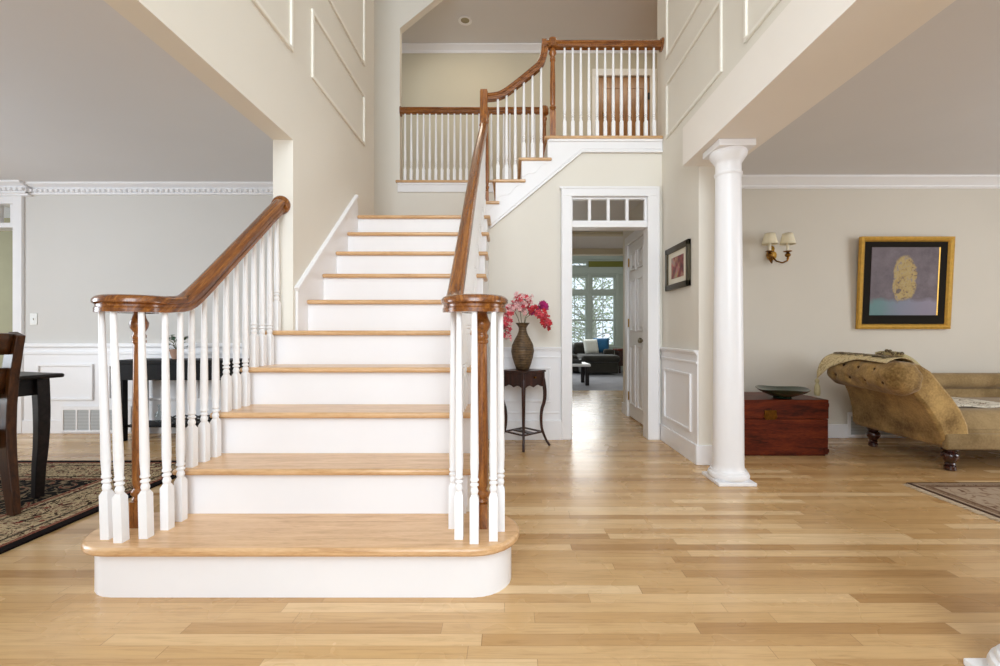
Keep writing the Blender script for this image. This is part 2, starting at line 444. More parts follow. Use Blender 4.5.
def crown_poly_(z, d, h):
    return [(0, z), (d, z), (d, z-.04), (d*.5, z-h*.5), (d*.25, z-h*.75), (d*.25, z-h*.9), (0, z-h)]
# ---------------------------------------------------------------- the shell
ZU = 2.842          # upper floor
ZC = 5.30           # two-storey ceiling
YB = 4.20           # wall with the doorway, face of the upper flight
YL = 4.264          # living room back wall
YD = 4.46           # dining room back wall
YH = 5.40           # landing back wall / far balcony
YU = 6.70           # upper hall back wall
struct('floor', MB().box(-6.2, 6, -1.6, 7.76, -.1, 0), M['floor'])
struct('floor_family', MB().box(-2.5, 5, 7.76, 12.3, -.1, -.002), M['carpet'])
struct('ceiling_dining', MB().box(-6, -1.46, -1.6, YD+.1, 2.485, 2.7), M['ceil'])
struct('ceiling_living', MB().box(1.70, 6, -1.6, YL+.1, 2.478, 2.7), M['ceil'])
struct('ceiling_upper', MB().box(-3.2, 5, -1.6, YU+.1, ZC, ZC+.15), M['ceil'])
struct('ceiling_corridor', MB().box(.4, 3, YB+.12, 7.76, 2.43, 2.55), M['ceil'])
struct('ceiling_family', MB().box(-2.5, 5, 7.70, 12.3, 3.3, 3.4), M['ceil'])
struct('floor_upper', MB().prism([(.372, YB+.02), (1.60, YB+.02), (1.60, 4.35), (5, 4.35), (5, YU+.1), (-3.2, YU+.1), (-3.2, YH+.1), (-1.8, YH+.1), (-1.8, YH+.03), (.372, YH+.03)],
                                 'z', ZU-.25, ZU), M['tread'])
# dining side: wall between foyer and dining room with its wide opening
struct('wall_left', MB().prism([(-1.6, 2.2), (2.77, 2.2), (2.77, 0), (4.45, 0), (4.45, ZC), (-1.6, ZC)], 'x', -1.46, -1.335), M['cream'])
struct('wall_landing', MB().box(-1.80, -1.68, 4.45, YH+.1, 0, ZC), M['cream'])
struct('wall_stair_back', MB().prism([(-1.8, 0), (.36, 0), (.36, ZU-.03), (-1.31, ZU-.03), (-1.31, 4.69), (-.58, 5.28), (-.58, ZC), (-1.8, ZC)], 'y', YH, YH+.1), M['cream'])
struct('wall_dining_back', MB().prism([(-6.2, 0), (-5.8, 0), (-5.8, 2.3), (-4.924, 2.3), (-4.924, 0), (-1.68, 0), (-1.68, 2.7), (-6.2, 2.7)], 'y', YD, YD+.12), M['greywall'])
struct('wall_dining_side', MB().prism([(-1.6, 0), (4.5, 0), (4.5, 2.6), (2.9, 2.6), (2.9, .8), (.2, .8), (.2, 2.3), (2.9, 2.3), (2.9, 2.6), (-1.6, 2.6)], 'x', -6.1, -6.0), M['greywall'])
struct('wall_dining_front', MB().box(-6.1, -1.46, -1.7, -1.6, 0, 2.7), M['greywall'])
struct('wall_living_front', MB().box(1.62, 6.1, -1.7, -1.6, 0, 2.7), M['livwall'])
struct('wall_living_side', MB().box(6, 6.1, -1.6, YL+.1, 0, 2.7), M['livwall'])
# living side: wall, lowered beam and column line
struct('wall_right', MB().prism([(-1.6, 2.56), (3.39, 2.56), (3.39, 0), (4.33, 0), (4.33, ZC), (-1.6, ZC)], 'x', 1.45, 1.62), M['cream'])
struct('trim_beam', MB().box(1.33, 1.71, -1.6, 3.395, 2.27, 2.56), M['beam'])
struct('wall_living_back', MB().box(1.62, 6, YL, YL+.1, 0, 2.7), M['livwall'])
# doorway wall under the upper flight
DX0, DX1 = .593, 1.318
struct('wall_doorway', MB().prism([(-1.3, 0), (DX0, 0), (DX0, 2.29), (DX1, 2.29), (DX1, 0), (1.45, 0), (1.45, 2.72), (.69, 2.74), (-.12, 2.07), (-1.3, 1.0)], 'y', YB, YB+.12), M['cream'])
struct('wall_upper_back', MB().prism([(-3.2, ZU-.2), (1.357, ZU-.2), (1.357, 4.855), (2.13, 4.855), (2.13, ZU-.2), (5, ZU-.2), (5, ZC), (-3.2, ZC)], 'y', YU, YU+.1), M['hallwall'])
struct('wall_upper_side', MB().box(-3.2, -3.1, YH+.1, YU, ZU, ZC), M['hallwall'])
struct('wall_upper_end', MB().box(4.6, 4.7, 4.33, YU, ZU, ZC), M['hallwall'])
struct('wall_upper_return', MB().box(1.62, 4.6, 4.33, 4.43, ZU, ZC), M['hallwall'])
# corridor beyond the doorway
struct('wall_corridor_right', MB().prism([(YB+.12, 0), (4.66, 0), (4.66, 2.06), (5.36, 2.06), (5.36, 0), (5.62, 0), (5.62, 2.43), (YB+.12, 2.43)], 'x', 1.45, 1.57), M['cream'])
struct('wall_corridor_left', MB().box(.38, .48, YB+.12, 7.76, 0, 2.43), M['cream'])
struct('wall_corridor_end', MB().prism([(2.9, 0), (2.9, 2.36), (.4, 2.36), (.4, 0), (-2.5, 0), (-2.5, 3.35), (5, 3.35), (5, 0)], 'y', 7.70, 7.78), M['cream'])
struct('wall_closet_back', MB().box(2.95, 3.05, 5.5, 7.7, 0, 2.43), M['cream'])
# family room window wall
WY = 12.0
wins = [(.70, 1.36), (1.47, 2.13), (2.23, 2.89)]
xa, xb = .60, 2.99
b = MB()
b.box(-2.5, xa, WY, WY+.12, 0, 3.35).box(xb, 5, WY, WY+.12, 0, 3.35).box(xa, xb, WY, WY+.12, 0, .56)
b.box(xa, xb, WY, WY+.12, 2.93, 3.35).box(2.16, xb, WY, WY+.12, 2.56, 2.93)
struct('wall_family_back', b, M['sage'])
struct('wall_family_side', MB().box(3.6, 3.7, 7.78, WY, 0, 3.35), M['livwall'])
struct('trim_family_frieze', MB().box(2.17, 3.6, WY-.012, WY-.001, 2.76, 2.93), M['olive'])
struct('trim_family_header', MB().box(.4, 2.16, WY-.05, WY+.1, 2.58, 2.77).box(2.16, 3.6, WY-.05, WY-.001, 2.58, 2.77), M['sage'], bevel=.006)
struct('trim_family_crown', MB().prism([(WY-p[0], p[1]) for p in crown_poly_(3.3, .2, .34)], 'x', -2.5, 3.6), M['sage'])
def window_unit(name, x0, x1, z0, z1, cols, rows):
    b = MB(); fw = .045
    b.box(x0, x0+fw, WY-.01, WY+.09, z0, z1).box(x1-fw, x1, WY-.01, WY+.09, z0, z1)
    b.box(x0+fw, x1-fw, WY-.01, WY+.09, z0, z0+fw).box(x0+fw, x1-fw, WY-.01, WY+.09, z1-fw, z1)
    o = struct(name, b, M['sage'])
    b = MB()
    for j in range(1, rows):
        z = z0+(z1-z0)*j/rows; wd = .026 if (rows == 4 and j == 2) else .008
        b.box(x0+fw, x1-fw, WY+.018, WY+.055, z-wd, z+wd)
    for i in range(1, cols):
        x = x0+(x1-x0)*i/cols; b.box(x-.008, x+.008, WY+.022, WY+.05, z0+fw, z1-fw)
    b.build('muntin_grid', M['sage'], o)
    MB().box(x0+.02, x1-.02, WY+.034, WY+.038, z0+.02, z1-.02).build('pane', M['glass'], o)
    return o
k = 1
for x0, x1 in wins:
    window_unit('window_%d' % k, x0, x1, .64, 2.05, 2, 4); k += 1
    window_unit('window_%d' % k, x0, x1, 2.13, 2.54, 2, 1); k += 1
window_unit('window_%d' % k, .62, 2.15, 2.775, 2.925, 3, 1)
b = MB()
for u0, u1 in ((xa, .70), (1.36, 1.47), (2.13, 2.23), (2.89, xb)): b.box(u0+.001, u1-.001, WY-.03, WY+.1, .64, 2.58)
for x0, x1 in wins: b.box(x0, x1, WY-.028, WY+.1, 2.052, 2.128).box(x0, x1, WY-.028, WY+.1, 2.542, 2.58)
b.box(xa-.06, xb+.06, WY-.09, WY+.1, .575, .638)
struct('trim_family_casing', b, M['sage'], bevel=.004)

# ---------------------------------------------------------------- trim: crowns, rails, baseboards, casings
def crown_poly(z, d=.09, h=.1, s=1):
    """outline (offset from wall, z) of a stepped crown hanging from z"""
    return [(0, z), (d*s, z), (d*s, z-.018), (d*.82*s, z-.024), (d*.45*s, z-h*.62), (d*.28*s, z-h*.72), (d*.28*s, z-h*.86), (.012*s, z-h), (0, z-h)]
def crown_y(name, x0, x1, y, z, d=.09, h=.1, mat='trim'):
    return struct(name, MB().prism([(y-p[0], p[1]) for p in crown_poly(z, d, h)], 'x', x0, x1), M[mat])
crown_y('trim_living_crown', 1.62, 6, YL, 2.478, .10, .10)
crown_y('trim_upper_crown', -3.1, 4.6, YU, ZC, .085, .10)
struct('trim_upper_door_casing', MB().box(1.26, 1.357, YU-.025, YU, ZU, 4.855).box(2.13, 2.227, YU-.025, YU, ZU, 4.855).box(1.26, 2.227, YU-.03, YU, 4.855, 4.955), M['trim_w'], bevel=.004)
# dentil crown of the dining room, stepping forward over its door
b = MB(); zc = 2.485
def dentil(b, x0, x1, y, z):
    b.prism([(y-p[0], p[1]) for p in crown_poly(z, .085, .058)], 'x', x0, x1)
    b.box(x0, x1, y-.022, y, z-.105, z-.054)
    n = int((x1-x0)/.052)
    for i in range(n):
        x = x0+.013+i*.052
        b.box(x, x+.028, y-.050, y-.02, z-.088, z-.060)
    b.box(x0, x1, y-.03, y, z-.108, z-.093)
dentil(b, -4.76, -1.47, YD, zc)
struct('trim_dining_crown', b, M['trim'])
b = MB(); dentil(b, -6, -4.745, YD-.05, zc+.0); b.box(-6, -4.75, YD-.05, YD, 2.36, 2.475)
struct('trim_dining_door_head', b, M['trim'])
# dining door casing, transom bar and light
b = MB()
b.box(-4.924, -4.834, YD-.03, YD+.12, 0, 2.37).box(-5.9, -5.8, YD-.03, YD+.12, 0, 2.37)
b.box(-5.8, -4.924, YD-.02, YD+.12, 2.05, 2.10).box(-5.8, -4.924, YD-.02, YD+.12, 2.29, 2.37)
struct('trim_dining_door_casing', b, M['trim'], bevel=.005)
o = struct('window_8', MB().box(-5.0, -4.924, YD+.02, YD+.08, 2.10, 2.29).box(-5.16, -5.12, YD+.03, YD+.07, 2.1, 2.29).box(-5.4, -5.36, YD+.03, YD+.07, 2.1, 2.29), M['trim'])
MB().box(-5.8, -4.93, YD+.048, YD+.052, 2.1, 2.29).build('pane', M['glass'], o)
struct('wall_pantry', MB().box(-8, -3.5, 6.2, 6.3, 0, 2.7), M['greenish'])
struct('ceiling_pantry', MB().box(-8, -3.5, YD+.12, 6.3, 2.6, 2.7), M['ceil'])
struct('floor_pantry', MB().box(-8, -3.5, YD+.12, 6.3, -.1, -.001), M['floor'])
# dining wainscot
def panel_frame(b, u0, u1, z0, z1, put, w=.022):
    """picture-frame moulding; put(u0,u1,z0,z1) adds one bar"""
    put(b, u0, u1, z1-w, z1); put(b, u0, u1, z0, z0+w); put(b, u0, u0+w, z0+w, z1-w); put(b, u1-w, u1, z0+w, z1-w)
putD = lambda b, u0, u1, z0, z1: b.box(u0, u1, YD-.030, YD-.012, z0, z1)
b = MB()
b.box(-4.834, -1.47, YD-.012, YD, 0, .86)
b.box(-4.834, -1.47, YD-.045, YD, .862, .90).box(-4.834, -1.47, YD-.03, YD, .79, .815)
b.box(-4.834, -1.47, YD-.026, YD-.01, 0, .13)
for u0, u1 in ((-4.69, -4.13), (-3.98, -3.25), (-3.10, -2.35), (-2.2, -1.6)):
    panel_frame(b, u0, u1, .33, .69, putD)
struct('trim_dining_wainscot', b, M['trim'], bevel=.003)
# doorway wall wainscot (left of the casing)
b = MB(); put = lambda b, u0, u1, z0, z1: b.box(u0, u1, YB-.028, YB-.01, z0, z1)
b.box(-.17, .50, YB-.012, YB, 0, .85).box(-.17, .50, YB-.034, YB, .85, .868).box(-.17, .50, YB-.022, YB-.01, .832, .85).box(-.17, .50, YB-.021, YB-.01, .765, .782).box(-.17, .50, YB-.034, YB-.01, 0, .18)
panel_frame(b, -.12, .40, .35, .68, put)
b.box(-.17, .48, YB-.02, YB-.01, .245, .26)
struct('trim_doorway_wainscot', b, M['trim'], bevel=.003)
# right hall wall wainscot
WX = 1.45
b = MB(); put = lambda b, u0, u1, z0, z1: b.box(WX-.026, WX-.01, u0, u1, z0, z1)
b.box(WX-.012, WX, 3.39, YB, 0, .85).box(WX-.034, WX, 3.39, YB, .85, .868).box(WX-.022, WX-.01, 3.39, YB, .832, .85).box(WX-.021, WX-.01, 3.39, YB, .765, .782).box(WX-.026, WX-.01, 3.39, YB, 0, .15)
panel_frame(b, 3.50, 4.09, .225, .68, put)
struct('trim_hall_wainscot', b, M['trim'], bevel=.003)
struct('baseboard_column', MB().box(1.424, 1.63, 3.372, 3.39, 0, .15), M['trim'], bevel=.003)
struct('baseboard_living', MB().box(1.62, 6, YL-.018, YL, 0, .13), M['trim'], bevel=.003)
# doorway casing, transom bar
b = MB()
b.box(DX0-.095, DX0+.008, YB-.028, YB+.13, 0, 2.282).box(DX1-.008, DX1+.10, YB-.028, YB+.13, 0, 2.282)
b.box(DX0-.095, DX1+.10, YB-.028, YB+.13, 2.282, 2.37)
b.box(DX0-.11, DX1+.10, YB-.034, YB-.0, 2.352, 2.372)
b.box(DX0+.008, DX1-.008, YB-.015, YB+.125, 1.993, 2.045)
b.box(DX0-.095, DX0-.08, YB-.036, YB, 0, 2.36).box(DX1+.085, DX1+.10, YB-.036, YB, 0, 2.36)
struct('trim_doorway_casing', b, M['trim'], bevel=.004)
b = MB()
b.box(DX0+.008, DX1-.008, YB+.01, YB+.05, 2.262, 2.282).box(DX0+.008, DX1-.008, YB+.01, YB+.05, 2.045, 2.062)
b.box(DX0+.008, DX0+.018, YB+.01, YB+.05, 2.062, 2.262).box(DX1-.03, DX1-.008, YB+.01, YB+.05, 2.062, 2.262)
for i in (1, 2, 3):
    x = DX0+(DX1-DX0-.015)*i/4; b.box(x-.014, x+.014, YB+.01, YB+.05, 2.062, 2.262)
o = struct('window_9', b, M['trim'], bevel=.003)
MB().box(DX0+.012, DX1-.012, YB+.028, YB+.032, 2.05, 2.27).build('pane', M['glass'], o)
# corridor crown bands near the family room
b = MB()
b.box(.48, 2.95, 7.55, 7.70, 2.33, 2.43).box(.48, 2.95, 6.3, 6.42, 2.39, 2.43)
struct('trim_corridor_header', b, M['hallwall'], bevel=.006)
struct('baseboard_corridor', MB().box(1.432, 1.45, YB+.12, 4.58, 0, .13).box(1.432, 1.45, 5.44, 5.62, 0, .13), M['trim'])
# closet door on the corridor's right wall: six panels
b = MB().box(1.425, 1.52, 4.58, 4.668, 0, 2.05).box(1.425, 1.52, 5.352, 5.45, 0, 2.05).box(1.425, 1.52, 4.58, 5.45, 2.05, 2.15)
struct('trim_closet_casing', b, M['trim'], bevel=.004)
b = MB(); b.box(1.450, 1.49, 4.67, 5.35, .012, 2.047)
DXF = 1.450
for z0, z1 in ((.16, .86), (1.02, 1.62), (1.72, 1.94)):
    for y0, y1 in ((4.76, 4.97), (5.05, 5.26)):
        w = .02
        for q in ((y0, y1, z0, z0+w), (y0, y1, z1-w, z1), (y0, y0+w, z0+w, z1-w), (y1-w, y1, z0+w, z1-w)):
            b.box(DXF-.014, DXF+.002, *q)
        b.box(DXF-.010, DXF+.002, y0+.05, y1-.05, z0+.05, z1-.05)
door = struct('door_1', b, M['trim'], bevel=.003)
hz = MB(); hz.lathe([(.012, 0), (.012, .03), (.026, .035), (.03, .05), (.026, .066), (.01, .072)], 4.73, .92, 16, 'x')
for v in hz.bm.verts: v.co.x = DXF-v.co.x
hz.build('knob', M['nickel'], door)
for z in (.25, 1.12, 1.84):
    MB().box(DXF-.012, DXF+.004, 5.335, 5.365, z-.05, z+.05).build('hinge', M['brass'], door)
# door at the back of the upper hall
b = MB(); b.box(1.362, 2.125, YU+.01, YU+.05, ZU+.01, 4.85)
for z0, z1 in ((ZU+.2, ZU+.85), (ZU+1.0, ZU+1.85)):
    for x0, x1 in ((1.45, 1.70), (1.79, 2.04)):
        w = .018
        for q in ((x0, x1, z0, z0+w), (x0, x1, z1-w, z1), (x0, x0+w, z0+w, z1-w), (x1-w, x1, z0+w, z1-w)):
            b.box(q[0], q[1], YU+.002, YU+.012, q[2], q[3])
door = struct('door_2', b, M['doorwood'], bevel=.003)
kb = MB().lathe([(.014, 0), (.014, .03), (.03, .04), (.034, .055), (.028, .07), (.01, .078)], 1.44, ZU+1.45, 16, 'y')
for v in kb.bm.verts: v.co.y = YU+.01-v.co.y
kb.build('knob', M['brass'], door)
for z in (ZU+.3, ZU+1.72): MB().box(2.10, 2.13, YU-.002, YU+.012, z-.05, z+.05).build('hinge', M['black'], door)

# wall panel mouldings high on both foyer walls
def wall_panels(name, x, d, spans):
    b = MB()
    a, c = (x, x+d) if d > 0 else (x+d, x)
    put = lambda b, u0, u1, z0, z1: b.box(a, c, u0, u1, z0, z1)
    for u0, u1, z0, z1 in spans: panel_frame(b, u0, u1, z0, z1, put, .026)
    return struct(name, b, M['trim_w'], bevel=.004)
wall_panels('trim_left_panels', -1.335, .016, [(3.02, 4.13, 2.73, 3.20), (3.02, 4.13, 3.47, 5.0), (1.2, 2.75, 2.73, 3.20), (1.2, 2.75, 3.47, 5.0)])
wall_panels('trim_right_panels', 1.45, -.016, [(3.01, 4.067, 2.765, 3.27), (3.01, 4.067, 3.49, 5.0), (1.2, 2.72, 2.765, 3.27), (1.2, 2.72, 3.49, 5.0)])

# ---------------------------------------------------------------- staircase
r, g = .203, .2436
Y1 = 1.697
nosY = lambda n: Y1+(n-1)*g
TT = .028
XL, XR = -1.465, -.155            # tread ends
SL, SR = -1.425, -.185           # faces of the side stringers
WL = -1.318                      # face of the wall skirt
st = thing('staircase', 'oak and white painted staircase rising from the foyer to a landing and turning right', 'staircase', (-.79, 2.9, 0))
inv = Matrix.Translation((.79, -2.9, 0))
def sp(name, mb, mat, bevel=0, par=None, **kw): return mb.xform(inv).build(name, mat, par or st, bevel, **kw)
def stadium(y0, xl, xr, rad, yback, n=12):
    """bullnose step outline: front edge y0, round ends, reaching behind to yback"""
    cy = y0+rad
    pts = [(xr+rad*cos(a), cy+rad*sin(a)) for a in [-pi/2+pi*.94*i/n for i in range(n+1)]]
    pts += [(xr, yback), (xl, yback)]
    pts += [(xl+rad*cos(a), cy+rad*sin(a)) for a in [pi*.56+pi*.94*i/n for i in range(n+1)]]
    return pts
sp('riser', MB().prism(stadium(1.686, -1.50, -.133, .147, 1.99), 'z', 0, r-.033), M['trim'])
sp('tread', MB().prism(stadium(1.646, -1.50, -.133, .180, 2.0), 'z', r-.033, r), M['tread'], .010)
for n in range(2, 11):
    y0 = nosY(n); y1 = nosY(n+1)+.03
    xl = XL if n <= 5 else WL
    rx = SL+.018 if n <= 5 else WL
    if n == 5: poly = [(XL, y0), (XR, y0), (XR, y1), (-1.318, y1), (-1.318, 2.768), (XL, 2.768)]
    elif n == 10: poly = [(xl, y0), (XR, y0), (XR, YB-.03), (-.36, YB-.03), (-.36, YH-.005), (-1.675, YH-.005), (-1.675, 4.455), (xl, 4.455)]
    else: poly = [(xl, y0), (XR, y0), (XR, y1), (xl, y1)]
    sp('tread', MB().prism(poly, 'z', n*r-TT, n*r), M['tread'], .010)
    sp('riser', MB().box(rx, SR-.018, y0+.028, y0+.046, (n-1)*r-.002, n*r-TT+.001), M['trim'])
# side stringers
def saw(n0, n1, base, yend):
    pts = [(1.99, 0)]
    for n in range(n0, n1+1):
        pts += [(nosY(n)+.028, (n-1)*r if n > n0 else 0), (nosY(n)+.028, n*r-TT)]
    pts += [(yend, n1*r-TT), (yend, 0)]
    return pts
sp('stringer', MB().prism(saw(2, 10, 0, YB-.002), 'x', SR-.018, SR), M['trim'])
sp('stringer', MB().prism(saw(2, 5, 0, 2.768), 'x', SL, SL+.018), M['trim'])
# scrolled brackets under the tread ends
def bracket_poly(y0, z, s=1):
    w, h = .235, .145
    pts = [(y0, z), (y0, z-h)]
    for i in range(13):
        t = i/12
        pts.append((y0+s*(.02+(w-.03)*t), z-h+h*.86*(t**1.4)+.012*sin(t*3*pi)))
    pts.append((y0+s*w, z))
    return pts
for n in range(2, 10):
    sp('bracket', MB().prism(bracket_poly(nosY(n)+.03, n*r-TT), 'x', SR, SR+.006), M['trim'])
# skirt board on the left wall
ya, yb = 2.80, nosY(10)+.03
za = lambda y: r*(1+(y-Y1)/g)
skirt = [(ya, 5*r), (yb, 10*r), (yb+.0, 10*r+.12), (3.92, 10*r+.15), (ya, za(ya)+.21)]
sp('skirt_board', MB().prism([(2.80, 5*r-.2), (yb, 9*r-.02), (yb, za(yb)+.05), (yb-.03, za(yb-.03)+.155), (2.80, za(2.80)+.155)], 'x', -1.334, WL), M['trim'])
sp('skirt_cap', MB().sweep([(-1.322, 2.79, za(2.79)+.16), (-1.322, yb-.02, za(yb-.02)+.16)], [(-.013, -.012), (.013, -.012), (.013, .006), (.006, .012), (-.013, .012)]), M['trim'])
# upper flight, rising to the right along +X
X11 = -.388
nosX = lambda n: X11+(n-11)*g
for n in (11, 12, 13):
    x0 = nosX(n)
    sp('tread', MB().prism([(x0, YB-.045), (x0+g+.066, YB-.045), (x0+g+.066, YB-.0205), (x0+g+.03, YB-.0205), (x0+g+.03, YH-.002), (x0, YH-.002)], 'z', n*r-TT, n*r), M['tread'], .009)
for n in (11, 12, 13, 14):
    x0 = nosX(n)
    sp('riser', MB().box(x0+.028, x0+.046, YB-.012, YH-.002, (n-1)*r, n*r-TT+.001), M['trim'])
sp('nosing', MB().box(nosX(14), 1.447, YB-.045, YB+.06, ZU-TT, ZU+.001), M['tread'], .009)
# fascia: sloping stringer of the upper flight running into the level fascia of the balcony
zl = lambda x: 2.008+(x+.141)*.831
pts = [(nosX(11)+.028, zl(nosX(11)+.028)), (.69, 2.695), (1.447, 2.695), (1.447, ZU-TT)]
for n in (14, 13, 12, 11):
    pts += [(nosX(n)+.028, n*r-TT), (nosX(n)+.028, (n-1)*r-TT if n > 11 else 2.0)]
pts = pts[:-1]
sp('stringer', MB().prism(pts, 'y', YB-.02, YB-.001), M['trim'])
b = MB()
b.sweep([(-.17, YB-.022, zl(-.17)+.008), (.69, YB-.022, 2.703), (1.447, YB-.022, 2.703)], [(-.012, -.012), (.012, -.012), (.012, .004), (.004, .014), (-.012, .014)])
b.sweep([(-.17, YB-.02, zl(-.17)+.03), (.685, YB-.02, 2.73), (1.447, YB-.02, 2.73)], [(-.004, -.004), (.006, -.004), (.006, .004), (-.004, .004)])
b.box(nosX(14)+.04, 1.447, YB-.034, YB-.018, ZU-TT-.022, ZU-TT)
sp('stringer_moulding', b, M['trim'])
for n in (11, 12, 13):
    mb = MB().prism([(p[0], p[1]) for p in bracket_poly(nosX(n)+.03, n*r-TT)], 'y', YB-.026, YB-.02)
    sp('bracket', mb, M['trim'])
# far balcony edge
b = MB(); b.box(-1.355, .38, YH-.035, YH+.03, ZU-TT, ZU+.001)
sp('nosing', b, M['tread'], .008)
sp('fascia', MB().box(-1.335, .36, YH-.018, YH+.0, ZU-.14, ZU-TT).box(-1.335, .36, YH-.026, YH, ZU-.055, ZU-TT), M['trim'], .004)

# ---------------------------------------------------------------- balustrades
RAILP = [(-.030, -.034), (.030, -.034), (.030, -.018), (.026, -.013), (.026, -.004), (.036, .004), (.036, .016), (.028, .027), (.014, .033),
         (-.014, .033), (-.028, .027), (-.036, .016), (-.036, .004), (-.026, -.004), (-.026, -.013), (-.030, -.018)]
def baluster_mesh(h, blk=.18, w=.0168):
    """square foot block, turned rings, slender taper: local z from 0 to h"""
    b = MB()
    b.box(-w, w, -w, w, 0, blk-.012)
    bm = b.bm
    top = [f for f in bm.faces if all(v.co.z > blk-.02 for v in f.verts)][0]
    ret = bmesh.ops.extrude_discrete_faces(bm, faces=[top])['faces'][0]
    for v in ret.verts: v.co.x *= .58; v.co.y *= .58; v.co.z += .016
    s = .85+.15*(w-.016)/.0022 if w < .0182 else .92
    prof = [(.011*s, blk-.001), (.0145*s, blk+.006), (.0175*s, blk+.016), (.0145*s, blk+.026), (.011*s, blk+.032), (.018*s, blk+.036), (.018*s, blk+.042), (.0125*s, blk+.046),
            (.0125*s, blk+.050), (.0185*s, blk+.055), (.0185*s, blk+.060), (.0155*s, blk+.066), (.0185*s, blk+.12), (.017*s, blk+.25), (.0115*s, h)]
    prof = [p for p in prof[:-2] if p[1] < h-.02]+[(.0115*s, h)]
    b.lathe(prof, 0, 0, 12)
    return b
def place_baluster(par, base, top, **kw):
    """a baluster from base to top, sheared over when the top is not plumb"""
    h = top[2]-base[2]
    mb = baluster_mesh(h, **kw)
    dx, dy = top[0]-base[0], top[1]-base[1]
    off = Vector(base)-Vector(par.location)
    for v in mb.bm.verts:
        t = v.co.z/h
        v.co.x += dx*t; v.co.y += dy*t
    return mb.build('baluster', M['baluster'], par, loc=off)
def newel_mesh(h, blk=.24, w=.020, s=1.0):
    b = MB(); b.box(-w, w, -w, w, 0, blk)
    prof = [(.015*s, blk), (.021*s, blk+.010), (.016*s, blk+.020), (.023*s, blk+.030), (.023*s, blk+.042), (.015*s, blk+.054), (.019*s, blk+.075), (.020*s, blk+.24),
            (.0158*s, h-.135), (.0158*s, h-.13), (.020*s, h-.125), (.020*s, h-.117), (.0165*s, h-.112), (.020*s, h-.104), (.020*s, h-.096), (.0165*s, h-.09), (.0165*s, h-.082),
            (.024*s, h-.066), (.0268*s, h-.052), (.0268*s, h-.044), (.020*s, h-.026), (.0165*s, h-.008), (.0165*s, h)]
    b.lathe(prof, 0, 0, 24)
    return b
RO = .71                                      # rail centre above the nosing line
nosl = lambda y: r*(1+(y-Y1)/g)
ZV = 1.116                                    # level of the volutes
def rail_z(y):
    z = nosl(y)+RO; d = .10                   # smooth easing from level to slope
    t = z-ZV
    k = .075
    return ZV+(t+sqrt(t*t+k*k*.25))/2 if t > -.4 else ZV
def volute(path, cx, cy, r0, sgn):
    """spiral from the rail line round the front; sgn +1 curls to +X"""
    n = 44
    for i in range(1, n+1):
        a = i/n*(pi*1.9)
        rr = r0*(1-.10*min(1, a/pi)) - max(0, a-pi)*.028
        path.append((cx-sgn*rr*cos(a), cy-rr*sin(a), ZV))
    return path
def top_at(z): return z-.028

# left balustrade: volute, rail dying into the wall end with a round rosette
lb = thing('stair_balustrade', 'short white balustrade with oak volute handrail on the left side of the stairs', 'balustrade', (-1.391, 2.2, 0))
LX = -1.408; LO = Vector(lb.location)
path = [(LX, y, rail_z(y)) for y in [2.752-(2.752-1.86)*i/26 for i in range(27)]]
path = volute(path, LX-.113, 1.83, .113, -1)
b = MB().sweep(path, RAILP)
b.lathe([(.02, ZV-.034), (.062, ZV-.034), (.062, ZV-.02), (.056, ZV-.01), (.066, ZV+.006), (.06, ZV+.024), (.03, ZV+.034)], -1.535, 1.84, 24)
b.xform(Matrix.Translation(-LO)).build('handrail', M['rail'], lb)
ros = MB().lathe([(.058, 0), (.058, .012), (.05, .02), (.044, .02)], LX, nosl(2.752)+RO-.0, 28, 'y')
for v in ros.bm.verts: v.co.y = 2.77-v.co.y
ros.xform(Matrix.Translation(-LO)).build('rosette', M['rail'], lb)
newel_mesh(ZV-.03-r, .105, .0225, 1.22).build('newel_post', M['newel'], lb, loc=Vector((-1.523, 1.842, r))-LO)
for bx, by, tx, ty in ((-1.555, 1.735, -1.600, 1.755), (-1.480, 1.708, -1.518, 1.715), (-1.412, 1.742, -1.435, 1.745), (-1.388, 1.818, -1.400, 1.82), (-1.394, 1.90, -1.396, 1.90)):
    place_baluster(lb, (bx, by, r), (tx, ty, ZV-.03))
for n in (2, 3, 4):
    for k_ in range(3):
        y = nosY(n)+.045+k_*g/3
        if y < 2.76: place_baluster(lb, (LX, y, n*r), (LX, y, rail_z(y)-.036))
place_baluster(lb, (LX, nosY(5)+.045, 5*r), (LX, nosY(5)+.045, rail_z(nosY(5)+.045)-.036))

# right balustrade: volute, long rake, gooseneck at the landing, upper flight and level balcony
rb = thing('stair_balustrade', 'long white balustrade with oak handrail from the right volute up to the upper balcony', 'balustrade', (-.235, 2.2, 0))
RX = -.235; RO_ = Vector(rb.location)
YN = YB-.005
path = []
zt = 3.205
for i in range(50): 
    y = 4.06-(4.06-1.86)*i/49
    path.append((RX+.02*max(0, (y-3.4)/.7), y, rail_z(y)))
path = volute(path, RX+.105, 1.81, .105, 1)
b = MB().sweep(path, RAILP)
b.lathe([(.02, ZV-.034), (.062, ZV-.034), (.062, ZV-.02), (.056, ZV-.01), (.066, ZV+.006), (.06, ZV+.024), (.03, ZV+.034)], -.125, 1.815, 24)
b.xform(Matrix.Translation(-RO_)).build('handrail', M['rail'], rb)
NX = -.225
b = MB()
b.sweep([(NX, 4.05, rail_z(4.05)), (NX, 4.10, rail_z(4.10)+.0), (NX, 4.14, rail_z(4.14)+.05), (NX, 4.16, rail_z(4.14)+.13), (NX, 4.165, zt+.05)], RAILP, (1, 0, 0))
b.box(NX-.032, NX+.032, 4.135, 4.20, zt-.20, zt+.06)
b.xform(Matrix.Translation(-RO_)).build('gooseneck', M['newel'], rb, bevel=.004)
